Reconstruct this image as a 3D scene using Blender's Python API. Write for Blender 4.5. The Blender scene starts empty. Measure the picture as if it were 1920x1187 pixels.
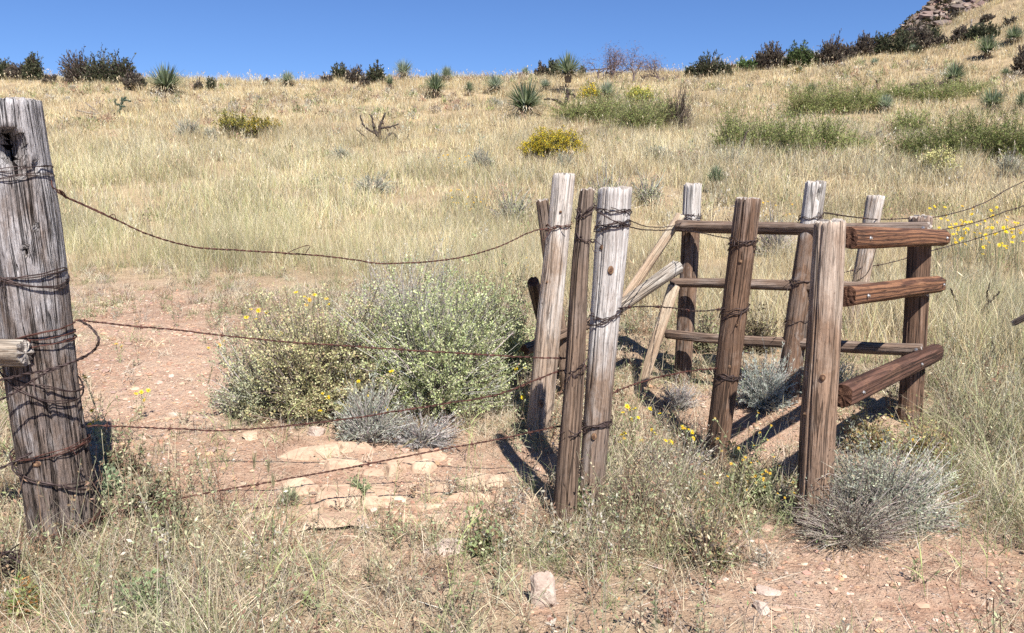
import bpy, math
import numpy as np
from mathutils import Vector, Matrix, Quaternion
from mathutils import noise as mn

# ------------------------------------------------------------------ camera, sky, sun, exposure
SC = bpy.context.scene
COL = SC.collection
CAMZ, PITCH, F = 1.45, math.radians(9.0), 28.0 / 36.0 * 1920.0
cd = bpy.data.cameras.new("camera"); cd.lens = 28.0; cd.sensor_width = 36.0
cd.clip_start = 0.05; cd.clip_end = 6000.0
cam = bpy.data.objects.new("camera", cd); COL.objects.link(cam)
cam.location = (0, 0, CAMZ); cam.rotation_euler = (math.pi / 2 - PITCH, 0, 0)
SC.camera = cam

SUN_EL, SUN_AZ_X, SUN_AZ_Y = math.radians(51.5), 0.38, -1.0     # towards the sun: behind the camera, a little right
sa = math.hypot(SUN_AZ_X, SUN_AZ_Y)
to_sun = Vector((SUN_AZ_X / sa * math.cos(SUN_EL), SUN_AZ_Y / sa * math.cos(SUN_EL), math.sin(SUN_EL)))
sl = bpy.data.lights.new("sun", 'SUN'); sl.energy = 5.0; sl.angle = math.radians(0.5); sl.color = (1.0, 0.96, 0.90)
so = bpy.data.objects.new("sun", sl); COL.objects.link(so)
so.rotation_euler = to_sun.to_track_quat('Z', 'Y').to_euler()

W = bpy.data.worlds.new("World"); SC.world = W; W.use_nodes = True
nt = W.node_tree; nt.nodes.clear()
sky = nt.nodes.new("ShaderNodeTexSky"); sky.sky_type = 'NISHITA'; sky.sun_disc = False
sky.sun_elevation = SUN_EL; sky.sun_rotation = math.atan2(SUN_AZ_X, SUN_AZ_Y)
sky.altitude = 1800; sky.air_density = 1.0; sky.dust_density = 0.0; sky.ozone_density = 4.0
tint = nt.nodes.new("ShaderNodeMix"); tint.data_type = 'RGBA'; tint.blend_type = 'MULTIPLY'
tint.inputs[0].default_value = 1.0; tint.inputs[7].default_value = (0.86, 1.06, 1.42, 1)
bg = nt.nodes.new("ShaderNodeBackground"); bg.inputs[1].default_value = 0.050
wo = nt.nodes.new("ShaderNodeOutputWorld")
nt.links.new(sky.outputs[0], tint.inputs[6]); nt.links.new(tint.outputs[2], bg.inputs[0]); nt.links.new(bg.outputs[0], wo.inputs[0])
SC.view_settings.view_transform = 'Standard'; SC.view_settings.look = 'None'
SC.view_settings.gamma = 1.0; SC.view_settings.exposure = 0.90
SC.cycles.max_bounces = 5; SC.cycles.diffuse_bounces = 1; SC.cycles.glossy_bounces = 2
SC.cycles.transmission_bounces = 3; SC.cycles.transparent_max_bounces = 4
SC.cycles.use_denoising = False

rng = np.random.default_rng(11)

# ------------------------------------------------------------------ noise and terrain
def _h(ix, iy, s):
    n = (ix.astype(np.int64) * 374761393 + iy.astype(np.int64) * 668265263 + s * 1442695041) & 0xffffffff
    n = ((n ^ (n >> 13)) * 1274126177) & 0xffffffff
    return ((n ^ (n >> 16)) & 0xffff) / 65535.0
def vn(x, y, s=0):
    x = np.asarray(x, float); y = np.asarray(y, float)
    ix = np.floor(x); iy = np.floor(y); fx = x - ix; fy = y - iy
    fx = fx * fx * (3 - 2 * fx); fy = fy * fy * (3 - 2 * fy)
    a = _h(ix, iy, s); b = _h(ix + 1, iy, s); c = _h(ix, iy + 1, s); d = _h(ix + 1, iy + 1, s)
    return (a + (b - a) * fx) * (1 - fy) + (c + (d - c) * fx) * fy
def fbm(x, y, s=0, o=4):
    t = 0; a = 0.5; w = 0
    for i in range(o):
        t = t + a * vn(x * 2 ** i + 17.3 * i, y * 2 ** i - 9.1 * i, s + i); w += a; a *= 0.5
    return t / w                       # 0..1
def slope_of(v):
    b = -(np.asarray(v, float) - 593.5) / F
    return (-math.sin(PITCH) + b * math.cos(PITCH)) / (math.cos(PITCH) + b * math.sin(PITCH))
YC = 45.0
CU = np.array([-600, 0, 400, 700, 1000, 1270, 1500, 1600, 1700, 1780, 1860, 1920, 2300], float)
CV = np.array([150, 161, 168, 164, 155, 150, 128, 118, 106, 80, 34, 6, -140], float)
CX = (CU - 960) / F * 43.8
CZ = CAMZ + YC * slope_of(CV)
def height(x, y):
    x = np.asarray(x, float); y = np.asarray(y, float)
    zc = np.interp(x, CX, CZ)
    y0 = np.interp(x, [-12, -3, 3, 12], [10.0, 9.5, 8.5, 7.5])
    t = (y - y0) / (YC - y0); tc = np.clip(t, 0, 1)
    g = tc ** 1.22
    e = np.maximum(t - 1, 0)
    g = np.where(t > 1, np.maximum(1 + 1.22 * e - 7 * e * e, -0.2), g)
    far = np.clip((y - 9) / 25, 0, 1) * np.clip((200 - np.abs(y)) / 100, 0, 1)
    z = zc * g + far * 0.5 * (fbm(x * .16, y * .16, 3, 3) - .5) + far * .16 * (fbm(x * .9, y * .9, 4, 2) - .5)
    z = z + 0.05 * (fbm(x * 1.1, y * 1.1, 5, 3) - .5) + 0.03 * (fbm(x * 6, y * 6, 6, 4) - .5)
    z = z - 0.12 * np.exp(-(((x - 0.95) / .42) ** 2 + ((y - 4.6) / .9) ** 2))        # the trodden hollow of the walk-through
    z = z - 0.05 * np.exp(-(((x + 0.25) / .5) ** 2 + ((y - 4.2) / .7) ** 2))
    return z + lift(y) * np.clip((120 - np.abs(y)) / 60, 0, 1)
def lift(y):                            # the ground rises gently behind the front posts
    q = np.clip((np.asarray(y, float) - 3.4) / 2.8, 0, 1); return .28 * (q * .75 + .25 * q * q * (3 - 2 * q))
def hz(x, y): return float(height(x, y))
def P(u, v, y):                         # a photograph direction taken out to ground distance y
    a = (u - 960) / F; b = -(v - 593.5) / F
    d = Vector((a, math.cos(PITCH) + b * math.sin(PITCH), -math.sin(PITCH) + b * math.cos(PITCH)))
    k = y / d.y
    return Vector((d.x * k, y, CAMZ + d.z * k))
def flat(u, v):                         # same, on level ground
    s = float(slope_of(v)); y = -CAMZ / s
    for _ in range(30): y = .5 * y + .5 * (float(lift(y)) - CAMZ) / s
    return P(u, v, y)
def Yd(y): return float(np.interp(y, [3.47, 4.58, 4.9, 5.5, 6.3, 8, 9.2], [3.47, 4.32, 4.55, 4.94, 5.46, 6.8, 7.9])) if y > 3.47 else y
def at(u, v):                           # first hit with the hillside
    ys = np.concatenate([np.linspace(2.2, 14, 600), np.linspace(14, 52, 900)])
    a = (u - 960) / F; b = -(v - 593.5) / F
    dy = math.cos(PITCH) + b * math.sin(PITCH); s = float(slope_of(v))
    xs = a / dy * ys; gap = CAMZ + s * ys - height(xs, ys)
    i = np.where(gap < 0)[0]
    i = i[0] if len(i) else int(np.argmin(gap[600:])) + 600
    return Vector((xs[i], ys[i], hz(xs[i], ys[i])))
def to_px(x, y, z):
    x = np.asarray(x, float); y = np.asarray(y, float); z = np.asarray(z, float) - CAMZ
    dep = y * math.cos(PITCH) - z * math.sin(PITCH); up = y * math.sin(PITCH) + z * math.cos(PITCH)
    return 960 + x / dep * F, 593.5 - up / dep * F
def mpp(p): return (p.y * math.cos(PITCH) - (p.z - CAMZ) * math.sin(PITCH)) / F     # metres per photograph pixel

# ------------------------------------------------------------------ mesh helpers
def tag(o, label=None, cat=None, group=None, kind=None):
    if label: o["label"] = label
    if cat: o["category"] = cat
    if group: o["group"] = group
    if kind: o["kind"] = kind
    return o
def empty(name, loc, rz=0.0, s=1.0):
    o = bpy.data.objects.new(name, None); COL.objects.link(o)
    o.location = loc; o.rotation_euler = (0, 0, rz); o.scale = (s, s, s); o.empty_display_size = .1
    return o
class Geo:
    def __init__(self): self.V = []; self.T = []; self.C = []; self.n = 0
    def add(self, v, t, c):
        v = np.asarray(v, np.float32).reshape(-1, 3)
        self.V.append(v); self.T.append(np.asarray(t, np.int64).reshape(-1, 3) + self.n)
        c = np.asarray(c, np.float32)
        self.C.append(np.broadcast_to(c, (len(v), 3)) if c.ndim == 1 else c); self.n += len(v)
    def build(self, name, mat, parent=None, smooth=False, loc=None):
        me = bpy.data.meshes.new(name)
        V = np.concatenate(self.V); T = np.concatenate(self.T); C = np.concatenate(self.C)
        me.vertices.add(len(V)); me.vertices.foreach_set("co", V.ravel())
        me.loops.add(T.size); me.loops.foreach_set("vertex_index", T.ravel().astype(np.int32))
        me.polygons.add(len(T)); me.polygons.foreach_set("loop_start", np.arange(0, T.size, 3, dtype=np.int32))
        me.polygons.foreach_set("use_smooth", np.full(len(T), smooth))
        at_ = me.attributes.new("col", 'FLOAT_COLOR', 'POINT')
        at_.data.foreach_set("color", np.concatenate([C, np.ones((len(C), 1), np.float32)], 1).ravel())
        me.update(calc_edges=True); me.materials.append(mat)
        o = bpy.data.objects.new(name, me); COL.objects.link(o)
        if parent: o.parent = parent
        if loc is not None: o.location = loc
        return o
def nrm(a): return a / np.maximum(np.linalg.norm(a, axis=-1, keepdims=True), 1e-9)
def blades(G, base, az, lean, droop, L, Wd, col, seg=2, tip=1.0):
    N = len(base); s = np.linspace(0, 1, seg + 1)
    hd = np.stack([np.cos(az), np.sin(az), np.zeros(N)], 1)
    hor = L[:, None] * (lean[:, None] * s + droop[:, None] * s ** 2)
    ver = L[:, None] * (s * np.sqrt(np.maximum(1 - lean[:, None] ** 2, .05)) - .55 * droop[:, None] * s ** 2)
    pts = base[:, None] + hd[:, None] * hor[..., None]; pts[..., 2] += ver
    ph = rng.uniform(0, math.pi, N); wd = np.stack([np.cos(ph), np.sin(ph), rng.uniform(-.3, .3, N)], 1)
    w = Wd[:, None] * (1 - s[:-1]) ** .6 * .5
    a = pts[:, :-1] - wd[:, None] * w[..., None]; b = pts[:, :-1] + wd[:, None] * w[..., None]
    V = np.concatenate([np.stack([a, b], 2).reshape(N, seg * 2, 3), pts[:, -1:]], 1)
    k = seg * 2 + 1; t = []
    for i in range(seg - 1): t += [[2 * i, 2 * i + 1, 2 * i + 3], [2 * i, 2 * i + 3, 2 * i + 2]]
    t += [[2 * seg - 2, 2 * seg - 1, 2 * seg]]
    T = (np.array(t)[None] + (np.arange(N) * k)[:, None, None])
    sc = np.concatenate([np.repeat(s[:-1], 2), [1.0]])
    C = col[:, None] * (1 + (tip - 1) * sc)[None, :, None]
    G.add(V.reshape(-1, 3), T.reshape(-1, 3), C.reshape(-1, 3))
    return pts
def tubes(G, paths, rad, col, sides=3):
    N, K, _ = paths.shape
    tan = np.gradient(paths, axis=1); tan = nrm(tan)
    ref = np.zeros((N, 1, 3)); ref[..., 0] = .31; ref[..., 1] = .83; ref[..., 2] = .2
    e1 = nrm(np.cross(tan, np.broadcast_to(ref, tan.shape))); e2 = np.cross(tan, e1)
    a = np.arange(sides) * 2 * math.pi / sides
    rad = np.broadcast_to(rad, (N, K))
    V = paths[:, :, None] + rad[..., None, None] * (e1[:, :, None] * np.cos(a)[None, None, :, None] + e2[:, :, None] * np.sin(a)[None, None, :, None])
    t = []
    for i in range(K - 1):
        for j in range(sides):
            p, q = i * sides + j, i * sides + (j + 1) % sides
            t += [[p, q, q + sides], [p, q + sides, p + sides]]
    for j in range(1, sides - 1):
        t += [[0, j + 1, j], [(K - 1) * sides, (K - 1) * sides + j, (K - 1) * sides + j + 1]]
    T = np.array(t)[None] + (np.arange(N) * K * sides)[:, None, None]
    C = np.repeat(np.broadcast_to(col, (N, 3)), K * sides, axis=0)
    G.add(V.reshape(-1, 3), T.reshape(-1, 3), C)
def leaves(G, pos, d, L, Wd, col, fold=0.0):
    N = len(pos); d = nrm(d); r = nrm(rng.normal(size=(N, 3)))
    sd = nrm(np.cross(d, r)); up = np.cross(sd, d)
    V = np.stack([pos, pos + d * (L * .5)[:, None] + sd * (Wd * .5)[:, None] + up * (Wd * fold)[:, None], pos + d * L[:, None],
                  pos + d * (L * .5)[:, None] - sd * (Wd * .5)[:, None] + up * (Wd * fold)[:, None]], 1)
    T = np.array([[0, 1, 2], [0, 2, 3]])[None] + (np.arange(N) * 4)[:, None, None]
    G.add(V.reshape(-1, 3), T.reshape(-1, 3), np.repeat(col, 4, axis=0))
def pal(cols, n, jit=.12, wts=None):
    cols = np.array(cols, float); i = rng.choice(len(cols), n, p=wts)
    return np.clip(cols[i] * (1 + rng.normal(0, jit, (n, 1))) * (1 + rng.normal(0, jit * .25, (n, 3))), 0.005, .9)

# ------------------------------------------------------------------ materials
def newmat(name):
    m = bpy.data.materials.new(name); m.use_nodes = True; n = m.node_tree; n.nodes.clear()
    out = n.nodes.new("ShaderNodeOutputMaterial"); return m, n, out
def N_(n, typ, **kw):
    x = n.nodes.new(typ)
    for k, v in kw.items(): setattr(x, k, v)
    return x
def ramp(n, src, stops, interp='LINEAR'):
    r = n.nodes.new("ShaderNodeValToRGB"); r.color_ramp.interpolation = interp
    e = r.color_ramp.elements
    while len(e) < len(stops): e.new(.5)
    for q, (p, c) in zip(e, stops):
        q.position = p; q.color = (c, c, c, 1) if isinstance(c, (int, float)) else (*c, 1)
    n.links.new(src, r.inputs[0]); return r
def mixc(n, fac, a, b, blend='MIX'):
    m = n.nodes.new("ShaderNodeMix"); m.data_type = 'RGBA'; m.blend_type = blend
    for i, s in ((0, fac), (6, a), (7, b)):
        if isinstance(s, bpy.types.NodeSocket): n.links.new(s, m.inputs[i])
        elif isinstance(s, (int, float)): m.inputs[i].default_value = s
        else: m.inputs[i].default_value = (*s, 1)
    return m.outputs[2]
def math_(n, op, a, b=0.0, c=None):
    m = n.nodes.new("ShaderNodeMath"); m.operation = op
    for i, s in enumerate((a, b) if c is None else (a, b, c)):
        if isinstance(s, bpy.types.NodeSocket): n.links.new(s, m.inputs[i])
        else: m.inputs[i].default_value = s
    return m.outputs[0]
def leafmat(name, trans=.25, rough=.6, spec=0.0):
    m, n, out = newmat(name)
    a = N_(n, "ShaderNodeAttribute", attribute_name="col")
    d = N_(n, "ShaderNodeBsdfDiffuse"); t = N_(n, "ShaderNodeBsdfTranslucent"); mx = N_(n, "ShaderNodeMixShader")
    mx.inputs[0].default_value = trans
    n.links.new(a.outputs[0], d.inputs[0]); n.links.new(a.outputs[0], t.inputs[0])
    n.links.new(d.outputs[0], mx.inputs[1]); n.links.new(t.outputs[0], mx.inputs[2])
    last = mx.outputs[0]
    if spec:
        g = N_(n, "ShaderNodeBsdfGlossy"); g.inputs[1].default_value = rough; m2 = N_(n, "ShaderNodeMixShader"); m2.inputs[0].default_value = spec
        n.links.new(last, m2.inputs[1]); n.links.new(g.outputs[0], m2.inputs[2]); last = m2.outputs[0]
    n.links.new(last, out.inputs[0]); return m
M_GRASS = leafmat("dry_grass", .22); M_LEAF = leafmat("leaf", .36); M_TWIG = leafmat("twig", 0.0)
M_PETAL = leafmat("petal", .2)

def wood(name, light, dark, brown, brown2, zm=0.6, zb=0.5, grain=1.0, red=False, contrast=1.0, st=1.0):
    """weathered timber whose grain runs along local z; grey above, browner below zm"""
    m, n, out = newmat(name)
    tc = N_(n, "ShaderNodeTexCoord"); oi = N_(n, "ShaderNodeObjectInfo")
    ad = N_(n, "ShaderNodeVectorMath", operation='ADD'); n.links.new(tc.outputs[3], ad.inputs[0])
    cmb = N_(n, "ShaderNodeCombineXYZ"); rr = math_(n, 'MULTIPLY', oi.outputs['Random'], 37.0)
    n.links.new(rr, cmb.inputs[0]); n.links.new(rr, cmb.inputs[2]); n.links.new(cmb.outputs[0], ad.inputs[1])
    def mp(sx, sz):
        q = N_(n, "ShaderNodeMapping"); q.inputs['Scale'].default_value = (sx, sx, sz); n.links.new(ad.outputs[0], q.inputs[0]); return q.outputs[0]
    def noi(vec, sc, det=4, rough=.6, dis=0.0):
        q = N_(n, "ShaderNodeTexNoise"); q.inputs['Scale'].default_value = sc; q.inputs['Detail'].default_value = det
        q.inputs['Roughness'].default_value = rough; q.inputs['Distortion'].default_value = dis; n.links.new(vec, q.inputs['Vector']); return q.outputs[0]
    fib = noi(mp(1, .035 * st), 130, 5, .7, .15 * st); streak = noi(mp(1, .05 * st), 34 if st == 1 else 26, 4, .65, .25 * st); blot = noi(mp(1, .45), 7, 4, .6, .4)
    spk = noi(mp(1, .3), 160, 3, .7); pat = noi(mp(1, .5), 13, 5, .65, .5)
    greyc = mixc(n, ramp(n, fib, [(.33, 0.0), (.66, 1.0)]).outputs[0], dark, light)
    brc = mixc(n, ramp(n, fib, [(.33, 0.0), (.66, 1.0)]).outputs[0], brown2, brown)
    if red:
        wv = N_(n, "ShaderNodeTexWave", wave_type='BANDS', bands_direction='X'); wv.inputs['Scale'].default_value = 15
        wv.inputs['Distortion'].default_value = 7; wv.inputs['Detail'].default_value = 2; wv.inputs['Detail Scale'].default_value = .9
        n.links.new(mp(1, .11), wv.inputs['Vector'])
        brc = mixc(n, ramp(n, wv.outputs[1], [(.15, 0.0), (.6, 1.0)]).outputs[0], brown2, brown)
    sx = N_(n, "ShaderNodeSeparateXYZ"); n.links.new(tc.outputs[3], sx.inputs[0])
    zz = math_(n, 'ADD', math_(n, 'DIVIDE', math_(n, 'SUBTRACT', sx.outputs[2], zm), zb), math_(n, 'MULTIPLY', math_(n, 'SUBTRACT', blot, .5), 4.0))
    zz = math_(n, 'ADD', zz, math_(n, 'MULTIPLY', math_(n, 'SUBTRACT', streak, .5), 2.2))
    fac = ramp(n, zz, [(0.0, 0.0), (1.0, 1.0)]).outputs[0]
    c = mixc(n, fac, brc, greyc)
    c = mixc(n, ramp(n, streak, [(.34, .6 * contrast), (.46, 0.0)]).outputs[0], c, (0.035, .024, .018))
    c = mixc(n, ramp(n, pat, [(.40, .45), (.52, 0.0)]).outputs[0], c, mixc(n, .6, c, dark))
    c = mixc(n, ramp(n, pat, [(.54, 0.0), (.66, .4)]).outputs[0], c, mixc(n, .6, c, light))
    ck = noi(mp(1, .022), 21, 3, .55)
    crack = ramp(n, math_(n, 'ABSOLUTE', math_(n, 'SUBTRACT', ck, .5)), [(.006, 1.0), (.020, 0.0)]).outputs[0]
    ck2 = noi(mp(1, .03), 55, 2, .5)
    crack2 = ramp(n, math_(n, 'ABSOLUTE', math_(n, 'SUBTRACT', ck2, .5)), [(.003, .8), (.016, 0.0)]).outputs[0]
    cr = math_(n, 'MAXIMUM', crack, crack2)
    c = mixc(n, math_(n, 'MULTIPLY', cr, .85 * contrast), c, (.012, .009, .008))
    c = mixc(n, ramp(n, spk, [(.3, .5), (.45, 0.0)]).outputs[0], c, (.05, .035, .028))
    b = N_(n, "ShaderNodeBsdfPrincipled"); b.inputs['Roughness'].default_value = .7 if red else .88
    b.inputs['Specular IOR Level'].default_value = .2 if red else .12
    n.links.new(c, b.inputs['Base Color'])
    hgt = math_(n, 'SUBTRACT', math_(n, 'ADD', fib, math_(n, 'MULTIPLY', streak, 1.3)), math_(n, 'MULTIPLY', cr, 1.5))
    bp = N_(n, "ShaderNodeBump"); bp.inputs['Strength'].default_value = .5 * grain; bp.inputs['Distance'].default_value = .010
    n.links.new(hgt, bp.inputs['Height']); n.links.new(bp.outputs[0], b.inputs['Normal'])
    n.links.new(b.outputs[0], out.inputs[0]); return m
def endgrain(name, light, dark):
    m, n, out = newmat(name); tc = N_(n, "ShaderNodeTexCoord")
    wv = N_(n, "ShaderNodeTexWave", wave_type='RINGS', rings_direction='Z'); wv.inputs['Scale'].default_value = 42
    wv.inputs['Distortion'].default_value = 1.5; wv.inputs['Detail Scale'].default_value = 12
    n.links.new(tc.outputs[3], wv.inputs['Vector'])
    no = N_(n, "ShaderNodeTexNoise"); no.inputs['Scale'].default_value = 60; n.links.new(tc.outputs[3], no.inputs['Vector'])
    c = mixc(n, wv.outputs[1], dark, light); c = mixc(n, ramp(n, no.outputs[0], [(.4, .8), (.6, 0.0)]).outputs[0], c, dark)
    b = N_(n, "ShaderNodeBsdfPrincipled"); b.inputs['Roughness'].default_value = .9; b.inputs['Specular IOR Level'].default_value = .1
    n.links.new(c, b.inputs['Base Color']); n.links.new(b.outputs[0], out.inputs[0]); return m
GL, GD = (.50, .48, .47), (.15, .135, .13)
M_POST_GREY = wood("wood_grey_post", (.72, .67, .61), (.40, .34, .29), (.52, .40, .30), (.26, .18, .13), zm=.95, zb=.6, contrast=.75)
M_POST_BIG = wood("wood_big_post", (.60, .575, .57), (.22, .20, .20), (.28, .21, .17), (.075, .056, .046), zm=.9, zb=.9, grain=2.4, contrast=.7, st=2.6)
M_POST_TWO = wood("wood_two_tone", (.66, .63, .60), (.30, .26, .235), (.34, .245, .18), (.12, .08, .06), zm=.86, zb=.35, contrast=.65)
M_POST_BROWN = wood("wood_brown_post", (.30, .235, .19), (.09, .065, .05), (.30, .21, .15), (.08, .052, .038), zm=1.2, zb=.5)
M_POST_TAN = wood("wood_tan_post", (.56, .46, .37), (.27, .20, .155), (.36, .24, .165), (.125, .08, .055), zm=1.05, zb=.45, contrast=.85)
M_POST_TOP = wood("wood_bleached_top", (.68, .65, .61), (.36, .31, .27), (.28, .175, .115), (.09, .055, .04), zm=1.28, zb=.10, contrast=.8)
M_POST_DKTAN = wood("wood_dark_tan_post", (.40, .31, .25), (.16, .11, .085), (.24, .145, .095), (.075, .045, .03), zm=1.35, zb=.3, contrast=.95)
M_RAIL_IN = wood("wood_rail_grey", (.42, .35, .30), (.15, .11, .09), (.26, .18, .13), (.075, .048, .037), zm=.4, zb=2.5, contrast=.8)
M_RAIL_OUT = wood("wood_rail_stained", (.30, .16, .09), (.10, .045, .028), (.235, .115, .062), (.08, .038, .024), zm=9.0, zb=.3, grain=.9, red=True, contrast=.75)
M_RAIL_DARK = wood("wood_rail_dark_stain", (.30, .16, .09), (.10, .045, .028), (.13, .068, .048), (.055, .028, .02), zm=9.0, zb=.3, grain=.9, red=True, contrast=.75)
M_PALE = wood("wood_pale_pole", (.68, .60, .47), (.36, .29, .20), (.58, .44, .31), (.32, .21, .14), zm=.3, zb=1.5, contrast=.5)
M_DEAD = wood("wood_dead_branch", (.16, .13, .11), (.04, .03, .028), (.11, .08, .065), (.03, .022, .02), zm=.2, zb=.6)
M_BLEACH = wood("wood_bleached", (.55, .52, .47), (.25, .22, .19), (.4, .34, .27), (.2, .15, .11), zm=.2, zb=.6)
M_END_GREY = endgrain("end_grain_grey", (.52, .48, .43), (.24, .2, .17))
M_END_RED = endgrain("end_grain_brown", (.17, .09, .055), (.05, .025, .018))
M_KNOT = endgrain("knot_wood", (.32, .20, .115), (.09, .05, .035))
def plain(name, col, rough=.6, metal=0.0, spec=.3, var=0.0, sc=60):
    m, n, out = newmat(name); b = N_(n, "ShaderNodeBsdfPrincipled")
    b.inputs['Roughness'].default_value = rough; b.inputs['Metallic'].default_value = metal; b.inputs['Specular IOR Level'].default_value = spec
    tc = N_(n, "ShaderNodeTexCoord"); no = N_(n, "ShaderNodeTexNoise"); no.inputs['Scale'].default_value = sc; no.inputs['Detail'].default_value = 4
    n.links.new(tc.outputs[3], no.inputs['Vector'])
    lo = tuple(x * (1 - var) for x in col); hi = tuple(min(x * (1 + var), 1) for x in col)
    n.links.new(mixc(n, ramp(n, no.outputs[0], [(.35, 0.0), (.65, 1.0)]).outputs[0], lo, hi), b.inputs['Base Color'])
    n.links.new(b.outputs[0], out.inputs[0]); return m
M_RUST = plain("rusty_wire", (.085, .036, .027), .7, .2, .3, .6)
M_BLACKW = plain("dark_wire", (.055, .036, .033), .55, .4, .4, .5)
M_BOLT = plain("galvanised_bolt", (.55, .55, .56), .4, .8, .5, .2)
M_HOLE_SHADE = plain("hollow_shade", (.010, .008, .008), .95, 0, .05, .5)  # near-black colour stands in for the shade deep inside the post holes
def rockmat(name, a, b_, c_, sc=9, dark=(.10, .07, .05)):
    m, n, out = newmat(name); tc = N_(n, "ShaderNodeTexCoord")
    n1 = N_(n, "ShaderNodeTexNoise"); n1.inputs['Scale'].default_value = sc; n1.inputs['Detail'].default_value = 7; n.links.new(tc.outputs[3], n1.inputs['Vector'])
    n2 = N_(n, "ShaderNodeTexNoise"); n2.inputs['Scale'].default_value = sc * 9; n2.inputs['Detail'].default_value = 4; n.links.new(tc.outputs[3], n2.inputs['Vector'])
    c = ramp(n, n1.outputs[0], [(.3, a), (.5, b_), (.68, c_)]).outputs[0]
    c = mixc(n, ramp(n, n2.outputs[0], [(.3, .6), (.42, 0.0)]).outputs[0], c, dark)
    bs = N_(n, "ShaderNodeBsdfPrincipled"); bs.inputs['Roughness'].default_value = .9; bs.inputs['Specular IOR Level'].default_value = .15
    bp = N_(n, "ShaderNodeBump"); bp.inputs['Strength'].default_value = .6; bp.inputs['Distance'].default_value = .01
    n.links.new(math_(n, 'ADD', n1.outputs[0], math_(n, 'MULTIPLY', n2.outputs[0], .5)), bp.inputs['Height'])
    n.links.new(bp.outputs[0], bs.inputs['Normal']); n.links.new(c, bs.inputs['Base Color']); n.links.new(bs.outputs[0], out.inputs[0]); return m
M_ROCK = rockmat("rock_pale_tan", (.38, .25, .175), (.45, .32, .225), (.53, .41, .29), 7, (.20, .12, .08))
M_ROCKG = rockmat("rock_grey_pink", (.33, .25, .20), (.42, .33, .27), (.49, .41, .34), 14, (.16, .07, .05))
# ------------------------------------------------------------------ the ground
def bare(u, v):
    """1 where the soil lies bare near the gate, 0 in grass; ellipses laid on the ground"""
    t = np.zeros(np.shape(u))
    for (cu, cv, ru, rv, k) in ((290, 700, 230, 165, 1), (300, 590, 240, 40, .5), (620, 880, 400, 85, 1), (300, 880, 190, 90, .9),
                                (950, 900, 140, 90, .75), (1720, 1110, 420, 125, 1), (1420, 790, 150, 100, 1), (1240, 800, 90, 80, .45), (1620, 830, 120, 80, .9),
                                (1480, 1090, 160, 130, .8), (700, 990, 260, 70, .5), (760, 935, 280, 85, .9), (1020, 1120, 48, 52, 1)):
        r = ((u - cu) / ru) ** 2 + ((v - cv) / rv) ** 2
        t = np.maximum(t, k * np.clip(1.35 - r, 0, 1))
    return t
def meadow_y(u): return np.interp(u, [-200, 0, 400, 700, 1000, 1250, 1700, 1800, 1920, 2200], [11.3, 11.0, 10.3, 9.2, 7.6, 6.2, 5.4, 4.5, 3.8, 3.2])
def grid_axis(lo, hi, step, grow, end):
    a = list(np.arange(lo, hi, step)); s = step
    while a[-1] < end: s *= grow; a.append(a[-1] + s)
    return a
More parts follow.
